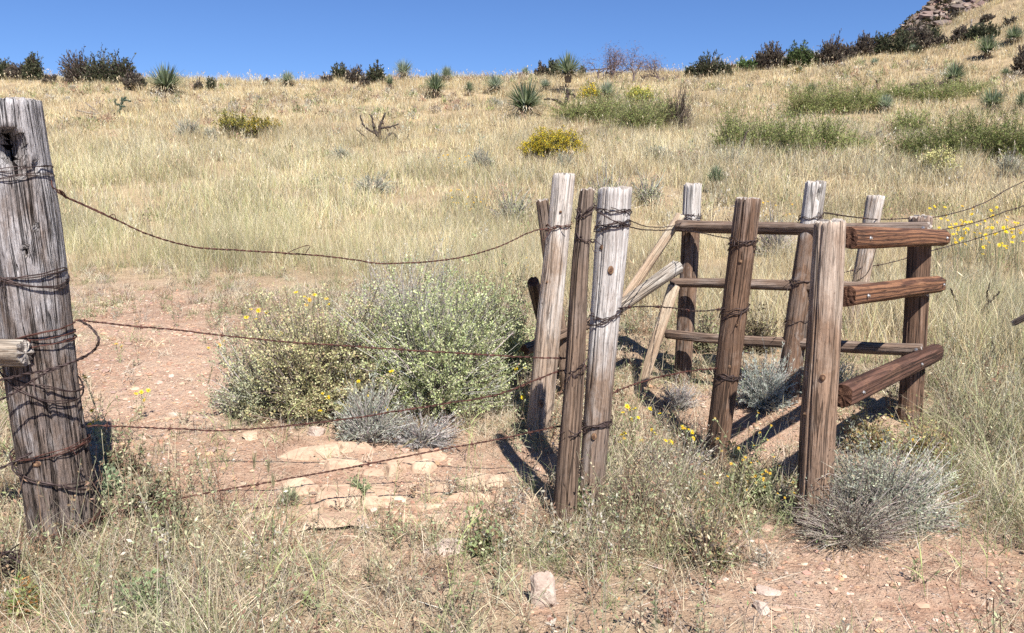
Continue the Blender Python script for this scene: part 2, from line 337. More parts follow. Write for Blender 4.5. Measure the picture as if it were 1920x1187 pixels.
def ground():
    xr = grid_axis(0, 4.2, .035, 1.05, 3000); xs = np.array([-q for q in xr[:0:-1]] + xr)
    yf = grid_axis(2.2, 7.5, .035, 1.028, 3500); yb = []; s = .1; q = 2.2
    while q > -800: q -= s; s *= 1.15; yb.append(q)
    ys = np.array(yb[::-1] + yf)
    X, Y = np.meshgrid(xs, ys); Z = height(X, Y)
    far = np.clip((np.hypot(X, Y) - 90) / 300, 0, 1); Z = Z * (1 - far) - 2 * far
    nx, ny = len(xs), len(ys)
    V = np.stack([X, Y, Z], -1).reshape(-1, 3)
    i = (np.arange(ny - 1)[:, None] * nx + np.arange(nx - 1)[None]).ravel()
    T = np.concatenate([np.stack([i, i + 1, i + nx + 1], 1), np.stack([i, i + nx + 1, i + nx], 1)])
    u, v = to_px(V[:, 0], np.maximum(V[:, 1], .5), V[:, 2])
    y = V[:, 1]; my = meadow_y(u)
    mea = np.clip((y - my + 1.2) / 2.0, 0, 1)
    lit = np.maximum(mea, (1 - bare(u, v)) * .6 * (v > 480)); lit[y < 1.9] = .4
    G = Geo(); G.add(V, T, np.stack([lit, mea, np.clip((y - 15) / 25, 0, 1)], 1))
    m, n, out = newmat("red_gravel_soil")
    tc = N_(n, "ShaderNodeTexCoord"); a = N_(n, "ShaderNodeAttribute", attribute_name="col"); sp = N_(n, "ShaderNodeSeparateColor"); n.links.new(a.outputs[0], sp.inputs[0])
    def noi(sc, det=5, r=.6):
        q = N_(n, "ShaderNodeTexNoise"); q.inputs['Scale'].default_value = sc; q.inputs['Detail'].default_value = det; q.inputs['Roughness'].default_value = r
        n.links.new(tc.outputs[3], q.inputs['Vector']); return q.outputs[0]
    big = noi(1.3); med = noi(9, 6, .7); fine = noi(75, 4, .7)
    c = ramp(n, big, [(.35, (.36, .215, .145)), (.5, (.45, .285, .195)), (.65, (.52, .36, .26))]).outputs[0]
    c = mixc(n, ramp(n, med, [(.4, 0.0), (.66, .75)]).outputs[0], c, (.54, .40, .29))
    c = mixc(n, ramp(n, med, [(.28, .6), (.45, 0.0)]).outputs[0], c, (.25, .145, .10))
    c = mixc(n, ramp(n, fine, [(.32, .6), (.48, 0.0)]).outputs[0], c, (.20, .12, .085))
    c = mixc(n, ramp(n, fine, [(.58, 0.0), (.72, .6)]).outputs[0], c, (.60, .49, .39))
    vo = N_(n, "ShaderNodeTexVoronoi"); vo.inputs['Scale'].default_value = 60; n.links.new(tc.outputs[3], vo.inputs['Vector'])
    sv = N_(n, "ShaderNodeSeparateColor"); n.links.new(vo.outputs['Color'], sv.inputs[0])
    peb = math_(n, 'MULTIPLY', math_(n, 'GREATER_THAN', sv.outputs[0], .72), ramp(n, vo.outputs[0], [(.3, 1.0), (.45, 0.0)]).outputs[0])
    c = mixc(n, math_(n, 'MULTIPLY', peb, .7), c, ramp(n, sv.outputs[1], [(0.0, (.30, .20, .16)), (.5, (.50, .36, .27)), (1.0, (.62, .54, .47))]).outputs[0])
    litc = ramp(n, med, [(.3, (.22, .16, .10)), (.5, (.38, .30, .19)), (.7, (.50, .42, .28))]).outputs[0]
    lf = math_(n, 'MULTIPLY', sp.outputs[0], ramp(n, noi(5, 4), [(.3, .2), (.6, 1.0)]).outputs[0])
    c = mixc(n, lf, c, litc)
    c = mixc(n, math_(n, 'MULTIPLY', sp.outputs[1], .8), c, ramp(n, noi(.8, 5), [(.35, (.28, .21, .13)), (.6, (.42, .32, .19))]).outputs[0])
    b = N_(n, "ShaderNodeBsdfPrincipled"); b.inputs['Roughness'].default_value = .95; b.inputs['Specular IOR Level'].default_value = .08
    hh = math_(n, 'ADD', math_(n, 'ADD', math_(n, 'MULTIPLY', fine, .5), med), math_(n, 'MULTIPLY', peb, .35))
    bp = N_(n, "ShaderNodeBump"); bp.inputs['Strength'].default_value = 1.0; bp.inputs['Distance'].default_value = .035
    n.links.new(hh, bp.inputs['Height']); n.links.new(bp.outputs[0], b.inputs['Normal'])
    n.links.new(c, b.inputs['Base Color']); n.links.new(b.outputs[0], out.inputs[0])
    o = G.build("ground", m, smooth=True); tag(o, kind="structure")
ground()

def far_hill():
    xs = np.concatenate([np.linspace(40, 52, 8)[:-1], np.linspace(52, 105, 260), np.linspace(105, 200, 30)[1:]]); ys = np.concatenate([np.linspace(105, 120, 8)[:-1], np.linspace(120, 152, 160), np.linspace(152, 230, 25)[1:]]); X, Y = np.meshgrid(xs, ys)
    cz = np.interp(X, [40, 56, 62, 69, 76, 82, 100, 150, 200], [8, 21, 26, 31.5, 38, 44, 60, 84, 90])
    d = (Y - 150) / 45.0
    Z = cz * np.where(d < 0, np.clip(1 + d, 0, 1) ** 1.0, np.clip(1 - d * .55, 0, 1)) - 3
    Z += 1.1 * (fbm(X * .9, Y * .9, 37, 4) - .5) * np.clip((Y - 100) / 20, 0, 1) + 2.0 * (fbm(X * .11, Y * .11, 31, 5) - .5) + 2.6 * np.abs(fbm(X * .4, Y * .4, 32, 4) - .5)
    nx, ny = len(xs), len(ys); V = np.stack([X, Y, Z], -1).reshape(-1, 3)
    i = (np.arange(ny - 1)[:, None] * nx + np.arange(nx - 1)[None]).ravel()
    T = np.concatenate([np.stack([i, i + 1, i + nx + 1], 1), np.stack([i, i + nx + 1, i + nx], 1)])
    G = Geo(); G.add(V, T, (1, 1, 1))
    m = rockmat("rocky_hillside", (.11, .085, .06), (.18, .135, .085), (.20, .14, .11), .3, (.16, .12, .08))
    tag(G.build("hill", m, smooth=False), kind="structure")
    n = 9000; x = rng.uniform(56, 104, n); y = rng.uniform(128, 156, n)
    ic, it = ico()
    G = Geo(); S = Geo()
    zi = np.array([np.interp(q, [40, 56, 62, 69, 76, 82, 100, 150, 200], [8, 21, 26, 31.5, 38, 44, 60, 84, 90]) for q in x])
    d = (y - 150) / 45.0; z = zi * np.where(d < 0, 1 + d, 1 - d * .55) - 3 + 2.0 * (fbm(x * .11, y * .11, 31, 5) - .5) + 2.6 * np.abs(fbm(x * .4, y * .4, 32, 4) - .5)
    r = rng.uniform(.16, .62, n) * (1 + (rng.random(n) > .93) * 1.2)
    sh = ic[None] * (1 + .35 * rng.normal(size=(n, len(ic), 1))) * r[:, None, None] * np.array([1.2, 1, .8])
    V = sh + np.stack([x, y, z + .2 * r], 1)[:, None]
    T = it[None] + (np.arange(n) * len(ic))[:, None, None]
    G.add(V.reshape(-1, 3), T.reshape(-1, 3), np.repeat(pal([(.27, .185, .15), (.22, .165, .14), (.17, .135, .12), (.33, .26, .22)], n), len(ic), 0))
    tag(G.build("boulder_field", M_TWIG), "reddish grey boulders strewn along the ridge of the far rocky hill", "boulders", kind="stuff")
    n = 4200; x = rng.uniform(54, 104, n); y = rng.uniform(122, 152, n); ok = fbm(x * .15, y * .15, 40, 3) > .42; x, y = x[ok], y[ok]; n = len(x)
    d = (y - 150) / 45.0; zi = np.interp(x, [40, 56, 62, 69, 76, 82, 100, 150, 200], [8, 21, 26, 31.5, 38, 44, 60, 84, 90])
    z = zi * np.where(d < 0, 1 + d, 1 - d * .55) - 3 + 2.0 * (fbm(x * .11, y * .11, 31, 5) - .5) + 2.6 * np.abs(fbm(x * .4, y * .4, 32, 4) - .5)
    k = 40; p = np.repeat(np.stack([x, y, z], 1), k, 0); rr = np.repeat(rng.uniform(.3, .9, n), k)
    off = nrm(rng.normal(size=(n * k, 3))); off[:, 2] = np.abs(off[:, 2]); p = p + off * (rr * rng.uniform(.4, 1, n * k))[:, None]
    leaves(S, p, off + rng.normal(0, .5, off.shape), rr * .5, rr * .35, pal([(.06, .06, .038), (.085, .078, .045), (.12, .095, .05)], n * k, .2))
    tag(S.build("scrub", M_LEAF), "dark scrub scattered between the boulders of the far hill", "scrub", kind="stuff")
def ico():
    t = (1 + 5 ** .5) / 2
    v = nrm(np.array([(-1, t, 0), (1, t, 0), (-1, -t, 0), (1, -t, 0), (0, -1, t), (0, 1, t), (0, -1, -t), (0, 1, -t), (t, 0, -1), (t, 0, 1), (-t, 0, -1), (-t, 0, 1)], float))
    f = np.array([(0, 11, 5), (0, 5, 1), (0, 1, 7), (0, 7, 10), (0, 10, 11), (1, 5, 9), (5, 11, 4), (11, 10, 2), (10, 7, 6), (7, 1, 8), (3, 9, 4), (3, 4, 2), (3, 2, 6), (3, 6, 8), (3, 8, 9), (4, 9, 5), (2, 4, 11), (6, 2, 10), (8, 6, 7), (9, 8, 1)])
    return v, f
far_hill()

# ------------------------------------------------------------------ gravel and grass (uncountable)
def wedge(n, y0, y1, m=.68, x0=1.2):
    y = np.sqrt(rng.uniform(y0 ** 2, y1 ** 2, n)); x = rng.uniform(-1, 1, n) * (m * y + x0); return x, y
def gravel():
    n = 60000; x, y = wedge(n, 2.0, 9.5, .68, .4)
    z = height(x, y); u, v = to_px(x, y, z); b = bare(u, v)
    keep = rng.random(n) < (.12 + .88 * b) * np.clip(fbm(x * 1.7, y * 1.7, 51, 3) * 2 - .25, .1, 1); x, y, z = x[keep], y[keep], z[keep]; n = len(x)
    r = np.exp(rng.normal(math.log(.0052), .6, n)); r = np.clip(r, .0025, .026)
    ic, it = ico()
    sh = ic[None] * (1 + .22 * rng.normal(size=(n, 12, 1))) * r[:, None, None]
    sh[..., 0] *= rng.uniform(.8, 1.5, n)[:, None]; sh[..., 2] *= rng.uniform(.45, .8, n)[:, None]
    V = sh + np.stack([x, y, z + .15 * r], 1)[:, None]; T = it[None] + (np.arange(n) * 12)[:, None, None]
    C = pal([(.46, .31, .22), (.40, .25, .17), (.48, .34, .25), (.30, .21, .165), (.50, .39, .30), (.42, .26, .175)], n, .15)
    G = Geo(); G.add(V.reshape(-1, 3), T.reshape(-1, 3), np.repeat(C, 12, 0))
    tag(G.build("gravel", M_TWIG), "loose red brown gravel on the bare soil round the gate", "gravel", kind="stuff")
gravel()

STRAW, PALE, GREEN, GREY, BRN, GOLD = (.56, .465, .265), (.64, .57, .385), (.38, .39, .18), (.45, .42, .32), (.38, .28, .18), (.52, .39, .205)
def patchcol(x, y, n):
    """grass colour by patches: greenish straw low on the left, gold and pinkish brown high on the hill"""
    a = fbm(x * .22, y * .22, 61, 4); b = fbm(x * .5 + 9, y * .5, 62, 4); c = fbm(x * 1.4, y * 1.4, 63, 3)
    left = np.clip(-x / 4 + .3, 0, 1) * np.clip((26 - y) / 10, 0, 1)
    w = np.stack([np.full(n, .9), .7 + .8 * left + 0 * x, .15 + 1.1 * left + 1.8 * np.clip(a - .52, 0, 1) * (y < 34),
                  .4 + 4.0 * np.clip(b - .5, 0, 1), .25 + 4.5 * np.clip(.48 - b, 0, 1) * (1 - left), .15 + np.clip((y - 22) / 16, 0, 1) * 1.1 + 2 * np.clip(c - .55, 0, 1)], 1)
    w /= w.sum(1, keepdims=True); cs = np.cumsum(w, 1); r = rng.random(n)[:, None]; i = (r > cs).sum(1).clip(0, 5)
    P_ = np.array([STRAW, PALE, GREEN, GREY, BRN, GOLD]); c_ = P_[i]
    big = .80 + .75 * (fbm(x * .7, y * .7, 64, 4) - .30)
    return np.clip(c_ * big[:, None] * (1 + rng.normal(0, .13, (n, 1))), .02, .85)
def meadow(name, label, n, y0, y1, k, Wd, Lr, spread, seg=2):
    nt_ = n // k; cx, cy = wedge(nt_, y0, y1, .68, 2.0)
    u, v = to_px(cx, cy, height(cx, cy)); my = meadow_y(u) + 1.6 * (fbm(cx * .9, cy * .9, 71, 3) - .5)
    gap = fbm(cx * .7, cy * .7, 72, 3)
    ok = (rng.random(nt_) < np.clip((cy - my) / 1.3 + .1, 0, 1)) & (rng.random(nt_) < np.clip((gap - .33) * 6, .18, 1)); cx, cy = cx[ok], cy[ok]; nt_ = len(cx)
    hs = rng.uniform(.5, 1.35, nt_) * (.35 + 1.35 * fbm(cx * .5, cy * .5, 73, 4)); tc_ = rng.normal(1, .2, nt_).clip(.5, 1.45)
    x = np.repeat(cx, k) + rng.normal(0, spread, nt_ * k); y = np.repeat(cy, k) + rng.normal(0, spread, nt_ * k); m = len(x)
    ok = y > 2; z = height(x, y) - .01
    L = rng.uniform(Lr[0], Lr[1], m) * np.repeat(hs, k)
    az = rng.uniform(0, 2 * math.pi, m); lean = np.abs(rng.normal(.12, .16, m)).clip(0, .8); droop = rng.uniform(0, .5, m)
    C = patchcol(np.repeat(cx, k), np.repeat(cy, k), m) * np.repeat(tc_, k)[:, None]
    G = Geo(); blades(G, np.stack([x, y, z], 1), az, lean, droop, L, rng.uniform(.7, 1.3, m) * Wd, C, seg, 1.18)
    tag(G.build(name, M_GRASS), label, "grass", kind="stuff")
meadow("meadow_grass", "tall dry straw grass on the lower slope behind the gate", 300000, 3.6, 14, 16, .0034, (.18, .50), .055)
meadow("meadow_grass", "dry straw coloured grass over the middle of the hillside", 300000, 13.5, 27, 16, .008, (.22, .56), .09)
meadow("meadow_grass", "golden dry grass over the upper hillside up to the skyline", 320000, 26.5, 49.5, 14, .014, (.17, .40), .14)

def rightgrass():
    """the deep rank grass along the right of the walk-through"""
    k = 20; nt_ = 9000; cx = rng.uniform(1.9, 7.5, nt_); cy = rng.uniform(2.9, 8.5, nt_); u, v = to_px(cx, cy, height(cx, cy))
    e = (u - 1745 - 40 * (fbm(cx * 2, cy * 2, 75, 3) - .5)) / 70 - np.clip((v - 890) / 60, 0, 9)
    ok = (rng.random(nt_) < np.clip(e, 0, 1)) & (rng.random(nt_) < np.clip((fbm(cx * 1.6, cy * 1.6, 76, 3) - .3) * 5, .15, 1)) & (u < 2150); cx, cy = cx[ok], cy[ok]; nt_ = len(cx)
    hs = rng.uniform(.5, 1.3, nt_) * (.5 + .9 * fbm(cx * 1.3, cy * 1.3, 77, 3)); x = np.repeat(cx, k) + rng.normal(0, .05, nt_ * k); y = np.repeat(cy, k) + rng.normal(0, .05, nt_ * k); m = len(x)
    C = np.repeat(pal([(.50, .45, .28), (.38, .38, .20), (.58, .52, .36), (.36, .30, .20), (.38, .41, .20), (.44, .42, .32)], nt_, .12), k, 0) * rng.normal(1, .15, (m, 1)).clip(.5, 1.5)
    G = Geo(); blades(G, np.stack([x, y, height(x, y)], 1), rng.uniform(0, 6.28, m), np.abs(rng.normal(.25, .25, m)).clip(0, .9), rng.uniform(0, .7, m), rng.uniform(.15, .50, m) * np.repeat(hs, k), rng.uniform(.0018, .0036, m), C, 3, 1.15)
    tag(G.build("rank_grass", M_GRASS), "deep tangled dry grass along the right of the walk-through", "grass", kind="stuff")
rightgrass()

def seedstems():
    n = 9000; x, y = wedge(n, 6, 49, .68, 2); u, v = to_px(x, y, height(x, y)); ok = (y > meadow_y(u) + .5) & (rng.random(n) < .75 * fbm(x * .4, y * .4, 81, 3) + .2)
    x, y = x[ok], y[ok]; n = len(x); z = height(x, y); L = rng.uniform(.35, .72, n) * (.8 + .3 * fbm(x * .3, y * .3, 73, 3))
    G = Geo(); az = rng.uniform(0, 6.28, n); wd = .0022 + .00028 * y
    pts = blades(G, np.stack([x, y, z], 1), az, rng.uniform(0, .25, n), rng.uniform(0, .25, n), L, wd, pal([STRAW, PALE, (.6, .5, .3)], n), 2, 1.1)
    kk = 3; tp = np.repeat(pts[:, -1], kk, 0) - np.array([0, 0, 1.0]) * rng.uniform(0, .16, n * kk)[:, None]
    leaves(G, tp, np.array([0, 0, 1.0]) + rng.normal(0, .35, (n * kk, 3)), rng.uniform(.05, .12, n * kk), np.repeat(wd * 2.4, kk), pal([(.62, .52, .34), (.5, .38, .24), (.7, .62, .44)], n * kk))
    tag(G.build("seed_grass", M_GRASS), "thin seed stems standing above the hillside grass", "grass", kind="stuff")
seedstems()

def shortgrass():
    """matted dry grass and litter on the level ground in front of and round the gate"""
    G = Geo()
    k = 26; nt_ = 26000; cx, cy = wedge(nt_, 1.95, 13.5, .68, .3)
    keep = rng.random(nt_) < np.clip(7.5 / cy ** 1.35, .25, 1); cx, cy = cx[keep], cy[keep]
    u, v = to_px(cx, cy, height(cx, cy)); b = bare(u, v); pn = fbm(cx * 1.5, cy * 1.5, 91, 4)
    dens = (1 - b) * np.clip((pn - .26) * 4, .15, 1) + b * .07 * (pn > .45)
    far = cy > meadow_y(u) + .5
    keep = (rng.random(len(cx)) < dens) & ~far; cx, cy, u, v = cx[keep], cy[keep], u[keep], v[keep]; nt_ = len(cx)
    hs = rng.uniform(.5, 1.3, nt_) * (.55 + .9 * fbm(cx * 2, cy * 2, 92, 3))
    tall = ((u > 1120) & (u < 1420) & (v > 800) & (v < 1080)) | ((u > 1720) & (v > 560) & (v < 960)) | ((v > 1050) & (u < 480))
    hs = np.where(tall, hs * 1.6, hs)
    x = np.repeat(cx, k) + rng.normal(0, .045, nt_ * k); y = np.repeat(cy, k) + rng.normal(0, .045, nt_ * k); m = len(x)
    L = rng.uniform(.05, .19, m) * np.repeat(hs, k)
    base = pal([(.54, .46, .32), (.44, .37, .26), (.33, .34, .18), (.60, .53, .39), (.30, .20, .13), (.25, .28, .13), (.38, .32, .26)], nt_, .12)
    C = np.repeat(base, k, 0) * rng.normal(1, .16, (m, 1)).clip(.5, 1.5)
    blades(G, np.stack([x, y, height(x, y)], 1), rng.uniform(0, 6.28, m), np.abs(rng.normal(.45, .3, m)).clip(0, .93), rng.uniform(-.1, .9, m), L,
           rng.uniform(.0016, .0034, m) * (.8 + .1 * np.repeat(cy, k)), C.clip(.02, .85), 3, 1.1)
    # fallen straws and litter lying almost flat
    n = 16000; x, y = wedge(n, 2.0, 9, .68, .3); u, v = to_px(x, y, height(x, y)); keep = rng.random(n) < (1 - .82 * bare(u, v)); x, y = x[keep], y[keep]; n = len(x)
    blades(G, np.stack([x, y, height(x, y) + rng.uniform(.004, .05, n)], 1), rng.uniform(0, 6.28, n), np.full(n, .985), rng.uniform(0, .1, n), rng.uniform(.05, .22, n),
           rng.uniform(.0014, .003, n), pal([(.66, .58, .42), (.50, .42, .30), (.7, .66, .55), (.34, .24, .16)], n), 2, 1.0)
    n = 9000; x, y = wedge(n, 2.0, 7, .68, .3); u, v = to_px(x, y, height(x, y)); keep = rng.random(n) < (1 - .8 * bare(u, v)) * np.clip(fbm(x * 2, y * 2, 95, 3) * 3 - 1, .05, 1); x, y = x[keep], y[keep]; n = len(x)
    leaves(G, np.stack([x, y, height(x, y) + rng.uniform(.0, .07, n)], 1), rng.normal(size=(n, 3)) * np.array([1, 1, .5]), rng.uniform(.008, .022, n), rng.uniform(.005, .011, n),
           pal([(.22, .30, .13), (.33, .38, .20), (.40, .22, .12), (.5, .42, .26), (.42, .46, .30)], n))
    tag(G.build("short_grass", M_GRASS), "matted dry grass and litter on the level ground round the gate", "grass", kind="stuff")
shortgrass()

def forbs():
    """low leafy weeds and their dry stems, too many to count, all through the front grass"""
    n = 3900; x, y = wedge(n, 1.95, 8.0, .68, .3); u, v = to_px(x, y, height(x, y)); b_ = bare(u, v); pn = fbm(x * 1.8, y * 1.8, 97, 3)
    hot = ((v > 900) & (u < 520)) * .8 + ((u > 1090) & (u < 1420) & (v > 760) & (v < 1090)) * .9 + (u > 1740) * .6 + ((u > 840) & (u < 1010) & (v > 740) & (v < 830)) * .8 + ((v > 1000) & (u < 1400)) * .3
    keep = (rng.random(n) < (.06 + .94 * (1 - b_)) * np.clip((pn - .42) * 5 + hot, .06, 1)) & (y < meadow_y(u) + 1); x, y = x[keep], y[keep]; hot = hot[keep]; n = len(x)
    ns = 4; m = n * ns; bx = np.repeat(x, ns); by = np.repeat(y, ns); H = rng.uniform(.06, .22, m) * np.repeat(rng.uniform(.6, 1.3, n) * (1 + .6 * (hot > .5)), ns)
    az = rng.uniform(0, 6.28, m); ln = rng.uniform(.1, .7, m)
    base = np.stack([bx, by, height(bx, by) - .01], 1); tip = base + np.stack([np.cos(az) * ln * H, np.sin(az) * ln * H, H], 1)
    t = np.linspace(0, 1, 4)[None, :, None]; md = (base + tip) / 2 + rng.normal(0, .015, (m, 3)); path = (1 - t) ** 2 * base[:, None] + 2 * t * (1 - t) * md[:, None] + t ** 2 * tip[:, None]
    G = Geo(); tubes(G, path, .0011, np.repeat(pal([(.34, .22, .15), (.46, .40, .28), (.22, .14, .10), (.40, .38, .26)], n, .1), ns, 0), 3)
    lp = 11; k = m * lp; i = np.repeat(np.arange(m), lp); s = rng.uniform(.15, 1, k)[:, None]; pos = (1 - s) ** 2 * base[i] + 2 * s * (1 - s) * md[i] + s ** 2 * tip[i]
    lc = np.repeat(pal([(.30, .33, .18), (.42, .42, .26), (.33, .23, .15), (.50, .44, .30), (.24, .27, .14), (.48, .45, .36), (.30, .19, .13)], n, .12), ns * lp, 0)
    leaves(G, pos, rng.normal(size=(k, 3)) + np.array([0, 0, .3]), rng.uniform(.009, .027, k), rng.uniform(.004, .011, k), lc * rng.normal(1, .15, (k, 1)).clip(.6, 1.4))
    tag(G.build("low_weeds", M_GRASS), "low leafy weeds growing through the grass in the foreground", "weeds", kind="stuff")
forbs()

def hillweeds():
    """small dry forbs and low scrub all over the hillside between the grass, thicker on the right"""
    n = 7000; x, y = wedge(n, 7, 46, .68, 2); u, v = to_px(x, y, height(x, y)); pn = fbm(x * .45, y * .45, 111, 4)
    right = np.clip((u - 1150) / 300, 0, 1) * np.clip((v - 225) / 40, 0, 1) * np.clip((460 - v) / 60, 0, 1)
    keep = (rng.random(n) < np.clip((pn - .5) * 5, 0, .8) * .6 + right * np.clip((pn - .36) * 5, 0, 1) * .8) & (y > meadow_y(u)); x, y = x[keep], y[keep]; right = right[keep]; n = len(x)
    R = rng.uniform(.10, .26, n) * (1 + .5 * right); H = rng.uniform(.16, .38, n) * (1 + .4 * right); k = 46; i = np.repeat(np.arange(n), k); dd = nrm(rng.normal(size=(n * k, 3))); dd[:, 2] = np.abs(dd[:, 2])
    pos = np.stack([x, y, height(x, y)], 1)[i] + dd * np.stack([R, R, H], 1)[i] * rng.uniform(.4, 1.1, (n * k, 1))
    sel = pal([(.34, .25, .18), (.45, .41, .33), (.34, .34, .18), (.40, .33, .22), (.52, .48, .38), (.27, .30, .13), (.42, .27, .19)], n, .12)
    s = (.6 + y[i] / 16); leaves(G := Geo(), pos, dd + rng.normal(0, .35, dd.shape) + np.array([0, 0, .4]), rng.uniform(.03, .07, n * k) * s * .8, rng.uniform(.008, .018, n * k) * s, sel[i] * rng.normal(1, .18, (n * k, 1)).clip(.5, 1.5))
    tag(G.build("hillside_weeds", M_GRASS), "low dry weeds scattered through the hillside grass", "weeds", kind="stuff")
hillweeds()
# ------------------------------------------------------------------ posts and rails
def frame(p0, p1):
    z = (p1 - p0).normalized(); y = Vector((0, 1, 0)) if abs(z.y) < .9 else Vector((0, 0, 1))
    x = y.cross(z).normalized(); y = z.cross(x)
    m = Matrix((x, y, z)).transposed().to_4x4(); m.translation = p0; return m
def log(name, p0, p1, r0, r1, mat, endm, sides=112, dz=.028, seed=0, rough=.06, cracks=6, crackd=.13, flat_dir=None, flat=1.0, holes=(), holem=None, ovalx=1.0, bow=0.0, ragged=.013, low_end=True):
    """a timber built along its own z; holes = (angle, z, half width, half height, depth) are cut in as real hollows"""
    Mx = frame(p0, p1); L = (p1 - p0).length; nz = max(int(L / dz), 8); R = random_(seed)
    zs = np.linspace(0, L, nz + 1); ca = R.uniform(0, 6.28, cracks); cw = R.uniform(.03, .07, cracks); cl = R.uniform(.25, 1, cracks); c0 = R.uniform(-.3, .7, cracks) * L
    fdl = None
    if flat_dir is not None:
        q = Mx.to_3x3().transposed() @ flat_dir; fdl = math.atan2(q.y, q.x)
    th = np.arange(sides) * 2 * math.pi / sides; V = []; ishole = []
    for k, z in enumerate(zs):
        t = z / L; r = r0 + (r1 - r0) * t; row = []
        for j, a in enumerate(th):
            cx, sx = math.cos(a), math.sin(a)
            f = 1 + rough * (mn.noise((cx * 1.1 + seed, sx * 1.1, z * 1.6)) * 2.0 + .55 * mn.noise((cx * 4, sx * 4 + seed, z * 1.2)) + .25 * mn.noise((cx * 11 + seed, sx * 11, z * 3)))
            for q in range(cracks):
                if c0[q] < z < c0[q] + cl[q] * L * 1.3:
                    da = (a - ca[q] - .25 * mn.noise((z * 1.2, q * 3.1, seed)) + math.pi) % (2 * math.pi) - math.pi
                    f -= crackd * 1.5 * math.exp(-(da / cw[q]) ** 2)
            rr = r * f * (1 - .05 * max(0, math.cos(3 * a + seed + z)) * (rough > .03)); h = False
            for (ha, hzz, hw, hh, hd) in holes:
                da = (a - ha + math.pi) % (2 * math.pi) - math.pi
                e = ((da * r / hw) ** 2 + ((z - hzz) / hh) ** 2) * (1 + .6 * mn.noise((a * 5, z * 22, 3)))
                if e < 1.25: rr -= hd * min(1, (1.25 - e) * 2.4)
                if e < 1.0: h = True
            x, y = rr * cx * ovalx, rr * sx
            if fdl is not None:
                nxl = x * math.cos(fdl) + y * math.sin(fdl)
                lim = r * flat
                if nxl > lim: x -= (nxl - lim) * .92 * math.cos(fdl); y -= (nxl - lim) * .92 * math.sin(fdl)
            x += bow * math.sin(math.pi * t) + .2 * bow * math.sin(3 * math.pi * t)
            row.append((x, y, z)); ishole.append(h)
        V += row
    F = []; mi = []
    for k in range(nz):
        for j in range(sides):
            a, b = k * sides + j, k * sides + (j + 1) % sides
            F.append((a, b, b + sides, a + sides)); mi.append(2 if (holes and (ishole[a] and ishole[b + sides])) else 0)
    def cap(k0, sgn):
        base = k0 * sides; prev = [base + j for j in range(sides)]
        c = np.mean([V[i] for i in prev], axis=0)
        if sgn > 0:                                                  # weather the outer rim down
            for j in prev: V[j] = (V[j][0], V[j][1], V[j][2] + ragged * (mn.noise((V[j][0] * 60, V[j][1] * 60, seed)) - .2) + (V[j][0] * .05))
        for q, (s, dzz) in enumerate(((.94, .004), (.62, .006), (.3, .006))):
            cur = []
            for j in range(sides):
                p = V[base + j]; x = c[0] + (p[0] - c[0]) * s; y = c[1] + (p[1] - c[1]) * s
                V.append((x, y, p[2] * 1.0 + sgn * dzz + .006 * mn.noise((x * 70, y * 70, seed)))); cur.append(len(V) - 1)
            for j in range(sides):
                a, b = prev[j], prev[(j + 1) % sides]; c_, d = cur[(j + 1) % sides], cur[j]
                F.append((a, b, c_, d) if sgn > 0 else (b, a, d, c_)); mi.append(1 if q else 0)
            prev = cur
        V.append((c[0], c[1], c[2] + sgn * .006)); ci = len(V) - 1
        for j in range(sides):
            a, b = prev[j], prev[(j + 1) % sides]; F.append((a, b, ci) if sgn > 0 else (b, a, ci)); mi.append(1)
    cap(nz, 1); cap(0, -1)
    me = bpy.data.meshes.new(name); me.from_pydata(V, [], F); me.materials.append(mat); me.materials.append(endm)
    if holem: me.materials.append(holem)
    me.polygons.foreach_set("material_index", mi); me.polygons.foreach_set("use_smooth", [m != 1 for m in mi]); me.update()
    o = bpy.data.objects.new(name, me); COL.objects.link(o); o.matrix_world = Mx
    return o
def random_(s): return np.random.default_rng(1000 + s)

def tubeobj(name, pts, rad, mat, parent=None, sides=6, twist=None, res=1):
    """one wire through the points; twist=(radius, turns per metre) makes it a twisted pair"""
    pts = np.array([tuple(p) for p in pts], float); G = Geo(); n = len(pts)
    seg = np.linalg.norm(np.diff(pts, axis=0), axis=1); s = np.concatenate([[0], np.cumsum(seg)])
    if twist:
        m = max(int(s[-1] * twist[1] * 7), 12); ss = np.linspace(0, s[-1], m)
        c = np.stack([np.interp(ss, s, pts[:, i]) for i in range(3)], 1)
        tan = nrm(np.gradient(c, axis=0)); e1 = nrm(np.cross(tan, [0.1, .2, 1.0])); e2 = np.cross(tan, e1)
        for ph in (0, math.pi):
            a = (ss * twist[1] * 2 * math.pi + ph)[:, None]
            tubes(G, (c + twist[0] * (np.cos(a) * e1 + np.sin(a) * e2))[None], rad, (1, 1, 1), sides)
    else: tubes(G, pts[None], rad, (1, 1, 1), sides)
    return G.build(name, mat, parent, smooth=True)
def catmull(p, k=14):
    p = [np.array(tuple(q), float) for q in p]; p = [2 * p[0] - p[1]] + p + [2 * p[-1] - p[-2]]; out = []
    for i in range(1, len(p) - 2):
        for t in np.linspace(0, 1, k, endpoint=False):
            out.append(.5 * ((2 * p[i]) + (-p[i - 1] + p[i + 1]) * t + (2 * p[i - 1] - 5 * p[i] + 4 * p[i + 1] - p[i + 2]) * t * t + (-p[i - 1] + 3 * p[i] - 3 * p[i + 1] + p[i + 2]) * t ** 3))
    out.append(p[-2]); return np.array(out)
